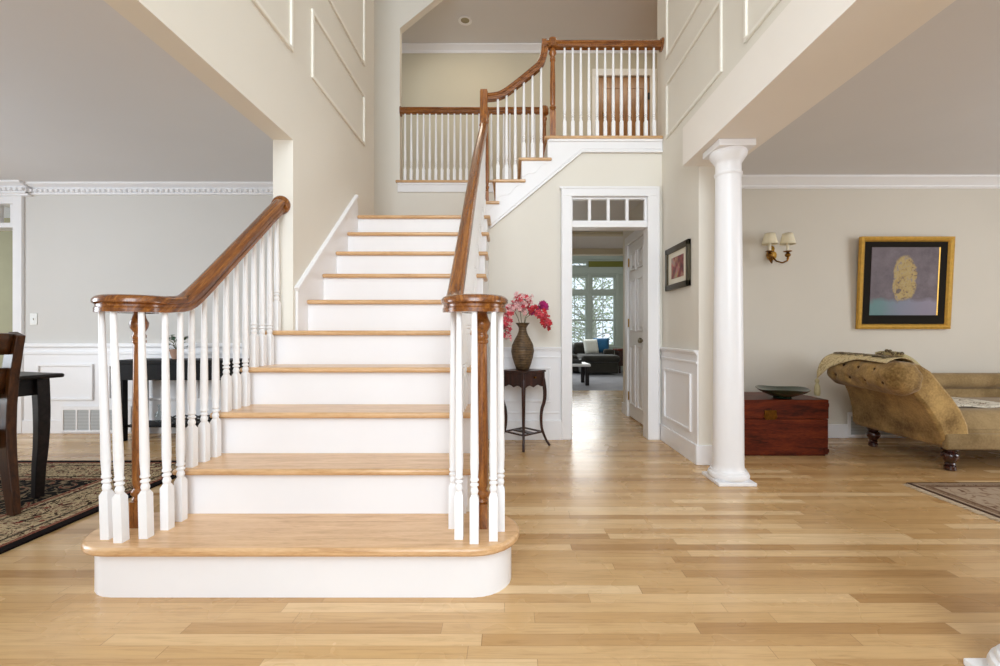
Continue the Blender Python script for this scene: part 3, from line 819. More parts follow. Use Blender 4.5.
# upper rake
nx_line = lambda x: r*(11+(x-X11)/g)+RO
def up_z(x):
    z = nx_line(x); k = .06; zl_ = 3.21
    t = z-zl_
    return zl_+(t+sqrt(t*t+k*k))/2
path = [(x, YN, up_z(x)) for x in [NX+.02+(.27-NX-.02)*i/24 for i in range(25)]]
xe, ze = path[-1][0], path[-1][2]
ZB = 3.712
for i in range(1, 9):                          # up-easing to the balcony level
    t = i/8
    path.append((xe+.075*sin(t*pi/2), YN, ze+.06*t+(ZB-ze-.06)*(t**1.6)))
b = MB().sweep(path, RAILP)
b.xform(Matrix.Translation(-RO_)).build('handrail', M['railx'], rb)
b = MB().sweep([(.325, YN, ZB), (1.435, YN, ZB)], RAILP)
b.box(.318, .36, YN-.036, YN+.036, ZB-.035, ZB+.035)
b.lathe([(.03, ZB-.04), (.05, ZB-.034), (.05, ZB+.02), (.044, ZB+.036), (.04, ZB+.05), (.02, ZB+.056)], .42, YN, 24)
b.xform(Matrix.Translation(-RO_)).build('handrail', M['railx'], rb)
ros = MB().lathe([(.06, 0), (.06, .012), (.05, .02), (.044, .02)], YN, ZB, 28, 'x')
for v in ros.bm.verts: v.co.x = 1.45-v.co.x
ros.xform(Matrix.Translation(-RO_)).build('rosette', M['railx'], rb)
newel_mesh(ZV-.03-r, .10, .0245, 1.35).build('newel_post', M['newel'], rb, loc=Vector((-.108, 1.835, r))-RO_)
newel_mesh(3.10-11*r, .10, .016, .8).build('newel_post', M['newel'], rb, loc=Vector((-.196, YB-.005, 11*r))-RO_)
newel_mesh(ZB-.03-ZU, .24, .026, 1.3).build('newel_post', M['newel'], rb, loc=Vector((.42, YN, ZU))-RO_)
for bx, by in ((-.225, 1.83), (-.190, 1.735), (-.128, 1.700), (-.056, 1.722), (-.030, 1.805)):
    place_baluster(rb, (bx, by, r), (bx, by, ZV-.03))
for n in range(2, 11):
    for k_ in range(3):
        y = nosY(n)+.045+k_*g/3
        if n == 10 and k_ > 1: continue
        x = RX+.02*max(0, (y-3.4)/.7)
        place_baluster(rb, (x, y, n*r), (x, y, rail_z(y)-.036))
for n in (12, 13):
    for k_ in range(3):
        x = nosX(n)+.05+k_*g/3
        zz = up_z(x) if x < .27 else ze+.1
        place_baluster(rb, (x, YN, n*r), (x, YN, zz-.035), blk=.15, w=.016)
for i in range(12):
    x = .532+i*.0763
    place_baluster(rb, (x, YN, ZU), (x, YN, ZB-.034), blk=.155, w=.016)

# far balcony
fb = thing('balcony_balustrade', 'short white balustrade with oak rail on the far balcony behind the landing', 'balustrade', (-.45, YH, ZU))
FO = Vector(fb.location); ZF = ZU+.855; YF = YH-.0
b = MB().sweep([(-1.30, YF, ZF), (.41, YF, ZF)], RAILP)
b.box(-1.29, .41, YF-.016, YF+.016, ZF-.046, ZF-.03)
b.xform(Matrix.Translation(-FO)).build('handrail', M['railx'], fb)
ros = MB().lathe([(.06, 0), (.06, .012), (.05, .018), (.044, .018)], YF+.03, ZF, 24, 'x', -1.31)
ros.xform(Matrix.Translation(-FO)).build('rosette', M['railx'], fb)
nb = newel_mesh(.80, .22, .026, 1.2); nb.lathe([(.03, .79), (.052, .81), (.052, .87), (.045, .89), (.02, .90)], 0, 0, 20)
nb.build('newel_post', M['newel'], fb, loc=(.44+.45, 0, .002))
for i in range(23):
    x = -1.245+i*.0746
    if x < .42: place_baluster(fb, (x, YF, ZU), (x, YF, ZF-.045), blk=.15, w=.0165)

# ---------------------------------------------------------------- columns
def column(y, label):
    t = thing('column', label, 'column', (1.496, y, 0), 0, 'white columns under the beam')
    MB().box(-.125, .125, -.13, .13, 0, .022).build('plinth', M['trim'], t, bevel=.004)
    prof = [(.118, .022), (.128, .03), (.132, .045), (.126, .062), (.116, .068), (.116, .076), (.112, .082)]
    MB().lathe(prof, 0, 0, 40).build('base_ring', M['trim'], t)
    H = 2.24
    sh = [(.106, .08), (.099, .10)]
    for i in range(15):
        q = i/14; sh.append((.0975-.017*q**1.5, .12+(2.06-.12)*q))
    sh += [(.085, 2.065), (.088, 2.07), (.088, 2.08), (.081, 2.085)]
    MB().lathe(sh, 0, 0, 40).build('shaft', M['trim'], t)
    MB().lathe([(.081, 2.083), (.081, 2.14), (.086, 2.15), (.093, 2.16), (.116, 2.195), (.118, 2.21), (.114, 2.225)], 0, 0, 40).build('capital', M['trim'], t)
    MB().box(-.120, .122, -.125, .125, 2.224, 2.268).build('abacus', M['trim'], t, bevel=.003)
    return t
column(3.03, 'tall white round column on a square plinth beside the red chest')
column(1.215, 'white column standing nearest the camera, only the edge of its base in view at bottom right')

# ---------------------------------------------------------------- dining room
rg = MB().box(RUG_D[0], RUG_D[2], RUG_D[1], RUG_D[3], .001, .012).build('rug', M['rug_d'])
tag(rg, 'black and red patterned persian rug with dark edge under the dining table', 'rug')

# table
TB = thing('dining_table', 'dark espresso dining table with curved tapered legs on the patterned rug', 'table',
           (-2.71-.292*.475-.956*.75, 2.73-.956*.475+.292*.75, 0.012), R(-17))
hx, hy_ = .75, .475
MB().box(-hx, hx, -hy_, hy_, .718, .743).build('tabletop', M['espresso'], TB, bevel=.010)
ax, ay = hx-.11, hy_-.07
MB().box(-ax, ax, -ay, -ay+.022, .615, .718).box(-ax, ax, ay-.022, ay, .615, .718).box(-ax, -ax+.022, -ay, ay, .615, .718).box(ax-.022, ax, -ay, ay, .615, .718).build('apron', M['espresso'], TB)
for sx in (-1, 1):
    for sy in (-1, 1):
        pts = []; sc = []
        for i in range(13):
            t = i/12; z = .718*(1-t)
            out = .010*sin(t*pi*1.1)+(-.012*t)+.03*max(0, t-.75)
            pts.append((sx*(ax+.004+out), sy*(ay+.004+out), z)); sc.append(1-.30*t**1.5)
        sq = [(-.031, -.031), (.031, -.031), (.031, .031), (-.031, .031)]
        MB().sweep(pts, sq, (1, 0, 0), scales=sc).build('leg', M['espresso'], TB, angle=30, bevel=.004)

# chair
CH = thing('dining_chair', 'brown wooden dining chair with slatted back at the left edge beside the dark table', 'chair', (-3.0, 2.315, .012), R(73))
def chair_part(mb, name, bev=.006): return mb.build(name, M['chairwood'], CH, bevel=bev)
MB().box(-.215, .215, -.2, .21, .43, .465).build('seat', M['chairwood'], CH, bevel=.015)
MB().box(-.195, .195, -.19, -.17, .36, .43).box(-.195, .195, .175, .195, .36, .43).box(-.2, -.18, -.19, .19, .36, .43).box(.18, .2, -.19, .19, .36, .43).build('apron', M['chairwood'], CH)
stile = lambda s: [(s*.195, -.275, 0), (s*.195, -.245, .15), (s*.195, -.215, .32), (s*.195, -.205, .45), (s*.195, -.215, .60), (s*.195, -.24, .76), (s*.195, -.275, .90), (s*.195, -.30, .985)]
for s in (-1, 1):
    MB().sweep(stile(s), [(-.02, -.040), (.02, -.040), (.02, .040), (-.02, .040)], (1, 0, 0), scales=[.8, .95, 1.1, 1.15, 1.1, 1.05, 1, .95]).build('rear_leg', M['chairwood'], CH, bevel=.004)
    MB().sweep([(s*.19, .185, 0), (s*.19, .185, .43)], [(-.019, -.019), (.019, -.019), (.019, .019), (-.019, .019)], (1, 0, 0), scales=[.75, 1]).build('front_leg', M['chairwood'], CH, bevel=.004)
def slat(z0, z1, y0, y1, cur):
    def fn(u, v):
        x = -.19+.38*u; return (x, y0+(y1-y0)*v-cur*(1-(2*u-1)**2), z0+(z1-z0)*v)
    return MB().grid(fn, 10, 3)
slat(.875, .985, -.268, -.30, .03).build('crest_rail', M['chairwood'], CH, solid=.022)
slat(.66, .80, -.222, -.25, .03).build('back_slat', M['chairwood'], CH, solid=.016)

# console table against the wall
CT = thing('console_table', 'long black console table with low shelf against the dining room wall behind the balusters', 'table', (-3.075, 4.25, 0))
MB().box(-.54, .54, -.16, .16, .715, .75).build('tabletop', M['console'], CT, bevel=.004)
MB().box(-.525, .525, -.145, .145, .565, .715).build('apron', M['console'], CT, bevel=.003)
for sx in (-1, 1):
    for sy in (-1, 1):
        MB().box(sx*.495-.028, sx*.495+.028, sy*.12-.028, sy*.12+.028, 0, .566).build('leg', M['console'], CT, bevel=.003)
b = MB().box(-.47, .47, -.12, .12, .125, .145)
b.build('shelf', M['console'], CT, bevel=.002)
bk = thing('basket', 'low dark woven tray on the lower shelf of the black console', 'tray', (-3.02, 4.23, .152))
b = MB()
for k_ in range(3):
    pts = []
    for i in range(65):
        t = i/64*2*pi
        pts.append((.21*cos(t)*(1+.02*k_), .085*sin(t)*(1+.02*k_), .01+k_*.018+.006*sin(i*1.5708+k_*pi)))
    b.tube(pts, .008, 6)
b.build('weave', M['black'], bk)
MB().prism([(.2*cos(t*pi/16), .08*sin(t*pi/16)) for t in range(32)], 'z', 0, .006).build('base', M['espresso'], bk)
dc = MB().lathe([(.03, 0), (.034, .01), (.036, .05), (.034, .09), (.012, .12), (.010, .16), (.018, .17), (.016, .178), (.006, .178), (.006, .12), (.028, .088), (.03, .02), (.004, .012)], 0, 0, 20).build('decanter', M['glass_g'], None, loc=(-3.30, 4.22, .146))
tag(dc, 'small clear glass bottle on the lower shelf of the black console', 'bottle')
pp = thing('potted_plant', 'small green leafy plant in a pale terracotta pot on the black console', 'plant', (-3.15, 4.24, .751))
MB().lathe([(.03, 0), (.036, .004), (.05, .05), (.055, .075), (.058, .08), (.058, .095), (.05, .095), (.047, .08), (.01, .078)], 0, 0, 24).build('pot', M['terracotta'], pp)
b = MB(); rnd = random.Random(3)
def leaf(b, p, d, up, ln, wd):
    d = Vector(d).normalized(); s = d.cross(Vector(up)).normalized(); n = s.cross(d)
    p = Vector(p)
    a = [p, p+d*ln*.35+s*wd+n*ln*.05, p+d*ln*.75+s*wd*.8, p+d*ln-n*ln*.08, p+d*ln*.75-s*wd*.8, p+d*ln*.35-s*wd+n*ln*.05]
    v = [b.bm.verts.new(q) for q in a]; c = b.bm.verts.new(p+d*ln*.5-n*ln*.04)
    for i in range(6): b.bm.faces.new((v[i], v[(i+1) % 6], c))
sb = MB()
for k_ in range(16):
    a = rnd.uniform(0, 2*pi); rr = rnd.uniform(.04, .11); hh = rnd.uniform(.10, .23)
    end = (rr*cos(a)*1.1, rr*sin(a)*.8, hh)
    sb.tube([(0, 0, .08), (end[0]*.4, end[1]*.4, .08+(hh-.08)*.7), end], .0022, 5)
    for q in range(3):
        aa = a+rnd.uniform(-1.3, 1.3)
        leaf(b, end, (cos(aa), sin(aa), rnd.uniform(-.5, .6)), (0, 0, 1), rnd.uniform(.04, .06), rnd.uniform(.013, .02))
sb.build('stems', M['stem'], pp); b.build('foliage', M['leaf'], pp)

def floor_vent(name, label, x0, x1, y, z0, z1, cells, loc):
    t = thing(name, label, 'vent', loc)
    b = MB(); lx, ly, lz = loc; w = .025
    def bx(a, c, d, e, f=.014): b.box(a-lx, c-lx, y-f-ly, y-ly, d-lz, e-lz)
    bx(x0, x1, z1-w*1.5, z1); bx(x0, x1, z0, z0+w*.8); bx(x0, x0+w, z0+w*.8, z1-w*1.5); bx(x1-w, x1, z0+w*.8, z1-w*1.5)
    for i in range(1, cells):
        x = x0+w+(x1-x0-2*w)*i/cells; bx(x-.008, x+.008, z0+w*.8, z1-w*1.5, .011)
    b.build('frame', M['trim'], t, bevel=.002)
    MB().box(x0+.01-lx, x1-.01-lx, y-.006-ly, y-.001-ly, z0+.01-lz, z1-.01-lz).build('grille', M['grille'], t)
floor_vent('wall_vent', 'white return air grille low on the dining room wall', -4.435, -3.74, YD-.026, .015, .275, 5, (-4.1, YD-.026, .02))
floor_vent('wall_vent', 'white floor level vent behind the tan chaise', 3.23, 3.78, YL-.018, .012, .245, 2, (3.5, YL-.018, .012))
sw = thing('light_switch', 'white light switch plate on the grey dining room wall', 'switch', (-4.74, YD, 1.14))
MB().box(-.036, .036, -.006, 0, -.058, .058).build('plate', M['plate'], sw, bevel=.003)
MB().box(-.006, .006, -.014, -.005, -.012, .012).build('toggle', M['plate'], sw)

# ---------------------------------------------------------------- plant stand, vase and sprays in the hall
PS = thing('plant_stand', 'small dark wooden plant stand with cabriole legs against the hall wainscot', 'table', (.138, 3.965, 0), R(43))
hw = .134
MB().box(-hw-.008, hw+.008, -hw-.008, hw+.008, .655, .673).build('top', M['walnut'], PS, bevel=.005)
for i in range(4):
    pts = [(-hw+.012, .656), (hw-.012, .656), (hw-.012, .535)]
    for q in range(9):
        t = q/8; x = (hw-.03)*(1-2*t); pts.append((x, .528+.018*abs(sin(t*pi*2))))
    pts.append((-hw+.012, .535))
    MB().prism(pts, 'y', -hw+.008, -hw+.024).xform(Matrix.Rotation(i*pi/2, 4, 'Z')).build('apron', M['walnut'], PS)
for sx in (-1, 1):
    for sy in (-1, 1):
        pts = []; rad = []
        for i in range(17):
            t = i/16; z = .60*(1-t)
            o_ = .012*sin(min(1, t*2.2)*pi)-.012*sin(max(0, min(1, (t-.35)/.5))*pi)+.042*max(0, (t-.72)/.28)**2
            pts.append((sx*(hw-.012+o_), sy*(hw-.012+o_), z+.004 if i == 16 else z)); rad.append(.019-.008*min(1, t*1.15))
        MB().tube(pts, .01, 10, rad).build('leg', M['walnut'], PS)
        MB().box(min(sx*hw, sx*(hw-.026)), max(sx*hw, sx*(hw-.026)), min(sy*hw, sy*(hw-.026)), max(sy*hw, sy*(hw-.026)), .53, .656).build('leg_block', M['walnut'], PS, bevel=.003)
b = MB(); q = hw-.018
for a, c in (((-q, -q), (q, -q)), ((q, -q), (q, q)), ((q, q), (-q, q)), ((-q, q), (-q, -q))):
    b.sweep([(a[0], a[1], .125), (c[0], c[1], .125)], [(-.009, -.006), (.009, -.006), (.009, .006), (-.009, .006)])
b.box(-.03, .03, -q, q, .12, .13)
b.build('stretcher', M['walnut'], PS)
kn = MB().lathe([(.004, 0), (.005, .01), (.011, .015), (.009, .024)], 0, .615, 12, 'y')
for v in kn.bm.verts: v.co.y = -hw+.010-v.co.y
kn.build('drawer_knob', M['antique'], PS)
vp = (.130, 3.965, .674)
vs = MB().lathe([(.05, 0), (.056, .004), (.074, .05), (.092, .11), (.102, .165), (.096, .215), (.074, .265), (.048, .31), (.036, .345), (.034, .37), (.046, .392), (.064, .415), (.061, .417), (.040, .39), (.028, .37), (.03, .345), (.04, .31), (.01, .30)], 0, 0, 36).build('vase', M['vase'], loc=vp)
tag(vs, 'tall brown textured vase with narrow neck on the plant stand', 'vase')
def blossom(b, c, n, s, rnd):
    """five cupped petals round a centre"""
    n = Vector(n).normalized(); u = n.orthogonal().normalized(); w = n.cross(u); c = Vector(c)
    a0 = rnd.uniform(0, 2*pi)
    for k_ in range(5):
        a = a0+k_*2*pi/5
        d = u*cos(a)+w*sin(a); sd = u*-sin(a)+w*cos(a)
        v = [b.bm.verts.new(p) for p in (c, c+d*s*.55+sd*s*.36+n*s*.22, c+d*s+n*s*.30, c+d*s*.55-sd*s*.36+n*s*.22)]
        b.bm.faces.new((v[0], v[1], v[2])); b.bm.faces.new((v[0], v[2], v[3]))
def spray(label, pts, cols, seed, n, spread, loc):
    rnd = random.Random(seed)
    t = thing('flower_spray', label, 'flowers', loc, 0, 'flower sprays in the vase')
    P = [Vector(p)-Vector(loc) for p in pts]
    def at(u):
        u = u*(len(P)-1); i = min(int(u), len(P)-2); f = u-i
        return P[i]*(1-f)+P[i+1]*f
    st_ = MB(); st_.tube([at(i/20) for i in range(21)], .0028, 6)
    heads = {c: MB() for c in cols}
    for i in range(n):
        u = .42+.58*(i+rnd.random())/n
        c = at(u); d = Vector((rnd.uniform(-1, 1), rnd.uniform(-1, .6), rnd.uniform(-1, 1))).normalized()
        p = c+d*spread*rnd.uniform(.3, 1)
        st_.tube([c, (c+p)/2+Vector((0, 0, .004)), p], .0013, 4)
        blossom(heads[cols[rnd.randrange(len(cols))]], p, d+Vector((0, -.8, .1)), rnd.uniform(.019, .029), rnd)
    st_.build('stem', M['stem'], t)
    for c, h in heads.items(): h.build('blossoms', M[c], t, solid=.0012)
vx_, vy_, vz_ = vp; zt_ = vz_+.38
P_ = lambda px, py, y=3.95: ((px-VX)*y/F, y, 1-(py-HY)*y/F)
base_ = (vx_, vy_, vz_+.31)
spray('left flower spray in the brown vase, pink and red blossoms drooping toward the handrail', [base_, P_(518, 318), P_(512, 306, 3.93), P_(508, 312, 3.9), P_(506, 326, 3.88), P_(505, 339, 3.86)], ['petal_r', 'petal_r', 'petal_p'], 1, 70, .055, vp)
spray('middle flower spray in the brown vase, pale pink blossoms standing upright', [base_, P_(521, 318), P_(520, 306), P_(522, 299, 3.92), P_(526, 300, 3.9)], ['petal_p', 'petal_r', 'petal_p'], 2, 60, .07, vp)
spray('right flower spray in the brown vase, deep red blossoms arching to the right', [base_, P_(525, 318), P_(530, 310), P_(538, 312, 3.92), P_(545, 318, 3.9), P_(547, 326, 3.9)], ['petal_c', 'petal_r'], 3, 70, .055, vp)
spray('magenta flower spray rising at the far right of the brown vase', [base_, P_(526, 318), P_(536, 310, 3.97), P_(543, 304, 3.99), P_(545, 308, 3.99)], ['petal_m'], 4, 34, .035, vp)

# picture on the hall wall
pf = thing('framed_photo', 'small framed photograph with ivory mat on the hall wall left of the column', 'picture', (1.45, 3.785, 1.562)); pf.scale = (1, 1.03, 1.06)
b = MB(); w = .045
for q in ((-.25, .25, .175-w, .175), (-.25, .25, -.175, -.175+w), (-.25, -.25+w, -.175, .175), (.25-w, .25, -.175, .175)): b.box(-.028, -.002, *q)
b.build('frame', M['frame_br'], pf, bevel=.004)
MB().box(-.012, -.003, -.21, .21, -.135, .135).build('mat_board', M['ivory'], pf)
MB().box(-.015, -.011, -.13, .13, -.085, .085).build('photograph', M['photo'], pf)

# ---------------------------------------------------------------- living room
# painting, leaning forward on its wire
PT = thing('framed_picture', 'large gold framed artwork with black mat on the living room wall above the chaise', 'picture', (3.755, YL-.005, 1.04))
PT.rotation_euler = (R(3.0), 0, 0)
ww, hh, fw = .438, .868, .046
b = MB()
prof = [(0, 0), (0, -.035), (.018, -.042), (.034, -.032), (fw, -.016), (fw, 0)]
def frame_bar(b, p, q, inward, prof):
    p, q, inward = Vector(p), Vector(q), Vector(inward)
    rings = []
    dr = (q-p).normalized()
    for e, sg in ((p, 1), (q, -1)):
        rings.append([b.bm.verts.new(e+inward*a+dr*a*sg+Vector((0, d, 0))) for a, d in prof])
    n = len(prof)
    for k_ in range(n): b.bm.faces.new((rings[0][k_], rings[0][(k_+1) % n], rings[1][(k_+1) % n], rings[1][k_]))
c4 = [(-ww, 0, 0), (ww, 0, 0), (ww, 0, hh), (-ww, 0, hh)]
for i, inn in enumerate(((0, 0, 1), (-1, 0, 0), (0, 0, -1), (1, 0, 0))): frame_bar(b, c4[i], c4[(i+1) % 4], inn, prof)
b.build('frame', M['gold'], PT, smooth=False)
MB().box(-ww+.04, ww-.04, -.014, -.004, .04, hh-.04).build('mat_board', M['mat'], PT)
MB().box(-.32, .318, -.018, -.013, -.315, .325).build('artwork', M['art'], PT, loc=(-.005, 0, .445))
MB().box(.314, .326, -.019, -.013, -.315, .325).build('gilt_slip', M['gold'], PT, loc=(-.005, 0, .445))

# sconce
SC = thing('wall_sconce', 'brass two arm candle sconce with small ivory shades on the living room wall', 'lamp', (2.515, YL, 1.75))
b = MB()
bp = [(0, .085), (.022, .075), (.03, .055), (.024, .03), (.042, .02), (.05, -.005), (.044, -.03), (.028, -.05), (0, -.065)]
b.prism([(x, z) for x, z in bp]+[(-x, z) for x, z in bp[::-1][1:-1]], 'y', -.014, 0)
b.lathe([(.03, 0), (.026, .01), (.012, .02)], 0, -.005, 16, 'y')
for v in b.bm.verts:
    pass
b.build('backplate', M['brass'], SC, bevel=.004)
rs = MB().lathe([(.024, .012), (.024, .018), (.016, .028), (.006, .032)], 0, -.004, 16, 'y')
for v in rs.bm.verts: v.co.y = -v.co.y
rs.build('rosette', M['gold'], SC)
for sx, ex in ((-1, -.105), (1, .062)):
    cx, cy = (-.088, -.13) if sx < 0 else (.078, -.13)
    pts = [(0, -.02, -.02), (cx*.25, -.05, -.07), (cx*.6, -.10, -.095), (cx*.95, -.13, -.08), (cx*1.05, -.135, -.05), (cx, -.13, -.02)]
    sm = []
    for i in range(len(pts)-1):
        for k_ in range(4):
            f = k_/4; sm.append(Vector(pts[i])*(1-f)+Vector(pts[i+1])*f)
    sm.append(Vector(pts[-1]))
    AR = MB().tube(sm, .0075, 8).build('arm', M['antique'], SC)
    MB().lathe([(.004, -.075), (.012, -.06), (.006, -.05), (.022, -.038), (.026, -.022), (.016, -.012), (.012, -.004), (.034, .004), (.036, .010), (.014, .012)], cx, cy, 20).build('candle_cup', M['antique'], AR)
    MB().lathe([(.0115, .010), (.0115, .085), (.008, .088)], cx, cy, 14).build('candle', M['candle'], AR)
    sh = MB()
    sh.grid(lambda u, v: (cx+(.066-.024*v)*cos(2*pi*u), cy+(.066-.024*v)*sin(2*pi*u), .072+.10*v), 32, 4)
    bmesh.ops.remove_doubles(sh.bm, verts=sh.bm.verts, dist=.0005)
    sh.build('lamp_shade', M['shade'], AR, solid=.002)
    MB().lathe([(.004, .085), (.004, .172), (.036, .173), (.036, .175), (.004, .176)], cx, cy, 14).build('shade_carrier', M['antique'], AR)

# chest
CB = thing('wooden_chest', 'low red mahogany chest with brass lock plate on the living room floor', 'chest', (2.175, 3.86, 0))
MB().box(-.425, .425, -.24, .24, .012, .30).build('body', M['mahog'], CB, bevel=.004)
MB().box(-.41, .41, -.225, .225, 0, .014).build('foot_rail', M['mahog'], CB)
lid = MB().box(-.428, .428, -.243, .24, .303, .458).build('lid', M['mahog'], CB, bevel=.005)
b = MB()
b.prism([(-.095, .375), (.0, .375), (.0, .345), (.008, .32), (-.01, .298), (-.085, .298), (-.103, .32), (-.095, .345)], 'y', -.252, -.242)
b.build('lock_plate', M['antique'], lid, bevel=.002)
for sx in (-1, 1):
    MB().box(sx*.41-.017, sx*.41+.017, -.247, -.242, .03, .06).box(sx*.41-.017, sx*.41+.017, -.247, -.242, .40, .43).build('corner_strap', M['mahog'], CB)
bw = MB().lathe([(.07, 0), (.078, .006), (.07, .012), (.13, .035), (.185, .062), (.212, .082), (.207, .084), (.18, .066), (.12, .042), (.01, .03)], 0, 0, 48).build('bowl', M['bowl'], loc=(2.275, 3.70, .459))
for v in bw.data.vertices:
    if v.co.z > .06: v.co.z += .006*sin(3*atan2(v.co.y, v.co.x)+1)
bw.scale = (.93, .93, 1)
tag(bw, 'wide shallow dark green bowl on the red chest', 'bowl')

# chaise
CX, CY = 3.15, 3.17
CS = thing('chaise_longue', 'tan suede chaise with rolled buttoned headrest and dark turned legs', 'chaise', (3.9, 3.6, 0))
CO = Vector(CS.location)
def skew(p):
    t = (p.y-3.17)/.86
    return Vector((p.x+(-.085+.165*t)*max(0, min(1, (p.z-.2)/.45)), p.y, p.z))
def skewed(mb):
    for v in mb.bm.verts: v.co = skew(v.co)
    return mb
def cs(name, mb, mat, **kw): return mb.xform(Matrix.Translation(-CO)).build(name, mat, CS, **kw)
Y0, Y1c = 3.17, 4.03
cs('seat_frame', MB().box(3.12, 4.9, Y0, Y1c, .175, .315), M['suede2'], bevel=.02)
cs('front_rail', MB().box(3.10, 4.9, Y0-.022, Y0+.02, .172, .285), M['suede2'], bevel=.012)
def seat_fn(u, v):
    x = 3.22+1.68*u; y = Y0+.012+(Y1c-Y0-.024)*v
    e = min(v, 1-v)*2; e2 = min(1, (1-u)*12)
    return (x, y, .315+.11*min(1, (max(0, e)*5))**.5*min(1, max(0, e2))**.5+.02*sin(pi*v))
sb = MB().grid(seat_fn, 24, 20)
cs('seat_cushion', sb, M['suede2'])
# raked headrest: thick slab in profile, extruded across
rc = Vector((2.905, .675)); rr = .128
prof = [(3.29, .18), (3.30, .34), (3.272, .45), (3.222, .55), (3.155, .65), (3.09, .735), (3.01, .785), (2.93, .79), (2.90, .66), (2.965, .545), (3.02, .46), (3.075, .33), (3.115, .18)]
nseg = 10
b = MB()
ringsv = []
for i in range(nseg+1):
    t = i/nseg; y = Y0-.01+(Y1c-Y0+.02)*t
    pinch = 1-.04*(abs(2*t-1)**6)
    cxm, czm = 3.15, .45
    ringsv.append([b.bm.verts.new((cxm+(p[0]-cxm)*pinch, y, czm+(p[1]-czm)*pinch)) for p in prof])
for a, c in zip(ringsv, ringsv[1:]):
    for k_ in range(len(prof)): b.bm.faces.new((a[k_], a[(k_+1) % len(prof)], c[(k_+1) % len(prof)], c[k_]))
b.bm.faces.new(ringsv[0][::-1]); b.bm.faces.new(ringsv[-1])
cs('headrest', skewed(b), M['suede'], bevel=.02, angle=50)
# rolled bolster with button tufts
btn = []
for row, a in enumerate((radians_ for radians_ in (R(200), R(150), R(100)))):
    for k_ in range(4):
        btn.append((a, .14+.22*k_+(.11 if row == 1 else 0)))
yA, yB_ = 3.11, 4.05
def roll_fn(u, v):
    a = 2*pi*u; t = v
    y = yA+(yB_-yA)*t
    endr = min(1, min(t, 1-t)/.13); rad = rr*(.35+.65*sqrt(max(0, 1-(1-endr)**2)))
    for ba, bt in btn:
        da = atan2(sin(a-ba), cos(a-ba))*rr; dy = (t-bt)*(yB_-yA)
        rad -= .022*math.exp(-(da*da+dy*dy)/(.028**2))
    rad += .004*sin(7*a+9*t)
    return (rc.x+rad*1.06*cos(a), y, rc.y+rad*.98*sin(a))
b = MB().grid(roll_fn, 64, 60)
bmesh.ops.remove_doubles(b.bm, verts=b.bm.verts, dist=.0004)
bmesh.ops.holes_fill(b.bm, edges=[e for e in b.bm.edges if e.is_boundary], sides=0)
cs('bolster', skewed(b), M['suede'], angle=80)
for ba, bt in btn:
    y = yA+(yB_-yA)*bt; rad = rr-.019
    c = Vector((rc.x+rad*1.06*cos(ba), y, rc.y+rad*.98*sin(ba)))
    mb = MB(); bmesh.ops.create_uvsphere(mb.bm, u_segments=12, v_segments=8, radius=.012, matrix=Matrix.Translation(c))
    cs('button', skewed(mb), M['button'])
# low rolled back along the wall
b = MB()
pts = []; rads = []
for i in range(25):
    t = i/24; x = 3.12+1.75*t
    pts.append((x, 3.97, .575)); rads.append(.07*(1-.5*max(0, (t-.93)/.07)))
b.tube(pts, .07, 20, rads)
b.box(3.2, 4.86, 3.95, 4.03, .3, .60)
cs('backrest', b, M['suede2'], bevel=.01, angle=60)
LEGP = [(.030, 0), (.036, .006), (.036, .03), (.028, .036), (.034, .046), (.028, .056), (.040, .075), (.052, .10), (.050, .12), (.036, .135), (.040, .142), (.052, .15), (.056, .165), (.056, .177)]
for x, y in ((3.226, 3.255), (3.226, 3.94), (4.8, 3.255), (4.8, 3.94)):
    cs('leg', MB().lathe(LEGP, x, y, 24), M['legwood'])

# shawl laid along the bolster, its far corner hanging over the end
def wrap(y, a, off):
    rad = rr+off
    return skew(Vector((rc.x+rad*1.06*cos(a), y, rc.y+rad*.98*sin(a))))
def drape(u, v):
    y = 3.22+.84*u
    amax = R(130)+R(66)*max(0, (u-.42)/.58)**1.2
    a = R(22)+(amax-R(22))*v
    p = wrap(y, a, .020+.005*sin(9*u+5*v))
    if u > .8 and v > .7:
        k_ = (u-.8)/.2*(v-.7)/.3
        p = p+Vector((-.02*k_, .0, -.05*k_))
    return p
sh = thing('shawl', 'cream embroidered shawl with tassel draped over the rolled chaise headrest', 'shawl', (rc.x, 3.85, rc.y+rr))
SO = Vector(sh.location)
cl = MB().grid(drape, 30, 30).xform(Matrix.Translation(-SO)).build('cloth', M['cream_cloth'], sh, solid=.004)
def border(u, v):
    a = R(108)-R(34)*v+R(5)*sin(u*42)*(v < .2)
    return wrap(3.30+.74*u, a, .029+.003*sin(u*50))
MB().grid(border, 60, 6).xform(Matrix.Translation(-SO)).build('lace_border', M['dark_fringe'], cl, solid=.003)
c = drape(1.0, 1.0); b = MB()
b.lathe([(.006, 0), (.016, -.010), (.019, -.028), (.011, -.042), (.022, -.07), (.027, -.13), (.022, -.155)], c[0]-.004, c[1]-.01, 14, z0=c[2]+.004)
b.xform(Matrix.Translation(-SO)).build('tassel', M['tassel'], cl)
# folded cloth on the headrest's crest
def tail(u, v):
    x = 3.03+.19*v
    z = .822-.03*v-.08*v*v+.022*sin(pi*u)*(1-.5*v)+.005*sin(u*9)
    return (x, 3.42+.26*u+.05*v, z)
ft = MB().grid(tail, 14, 14).build('folded_cloth', M['tassel'], solid=.03)
tag(ft, 'olive folded cloth lying on top of the chaise headrest beside the shawl', 'cloth')
b = MB()
for i in range(7):
    bmesh.ops.create_uvsphere(b.bm, u_segments=8, v_segments=6, radius=.014, matrix=Matrix.Translation((3.03+.006*sin(i*2.1), 3.43+.036*i, .832+.010*cos(i*1.7)+.02*sin(pi*i/6))))
b.build('lace_trim', M['dark_fringe'], ft)
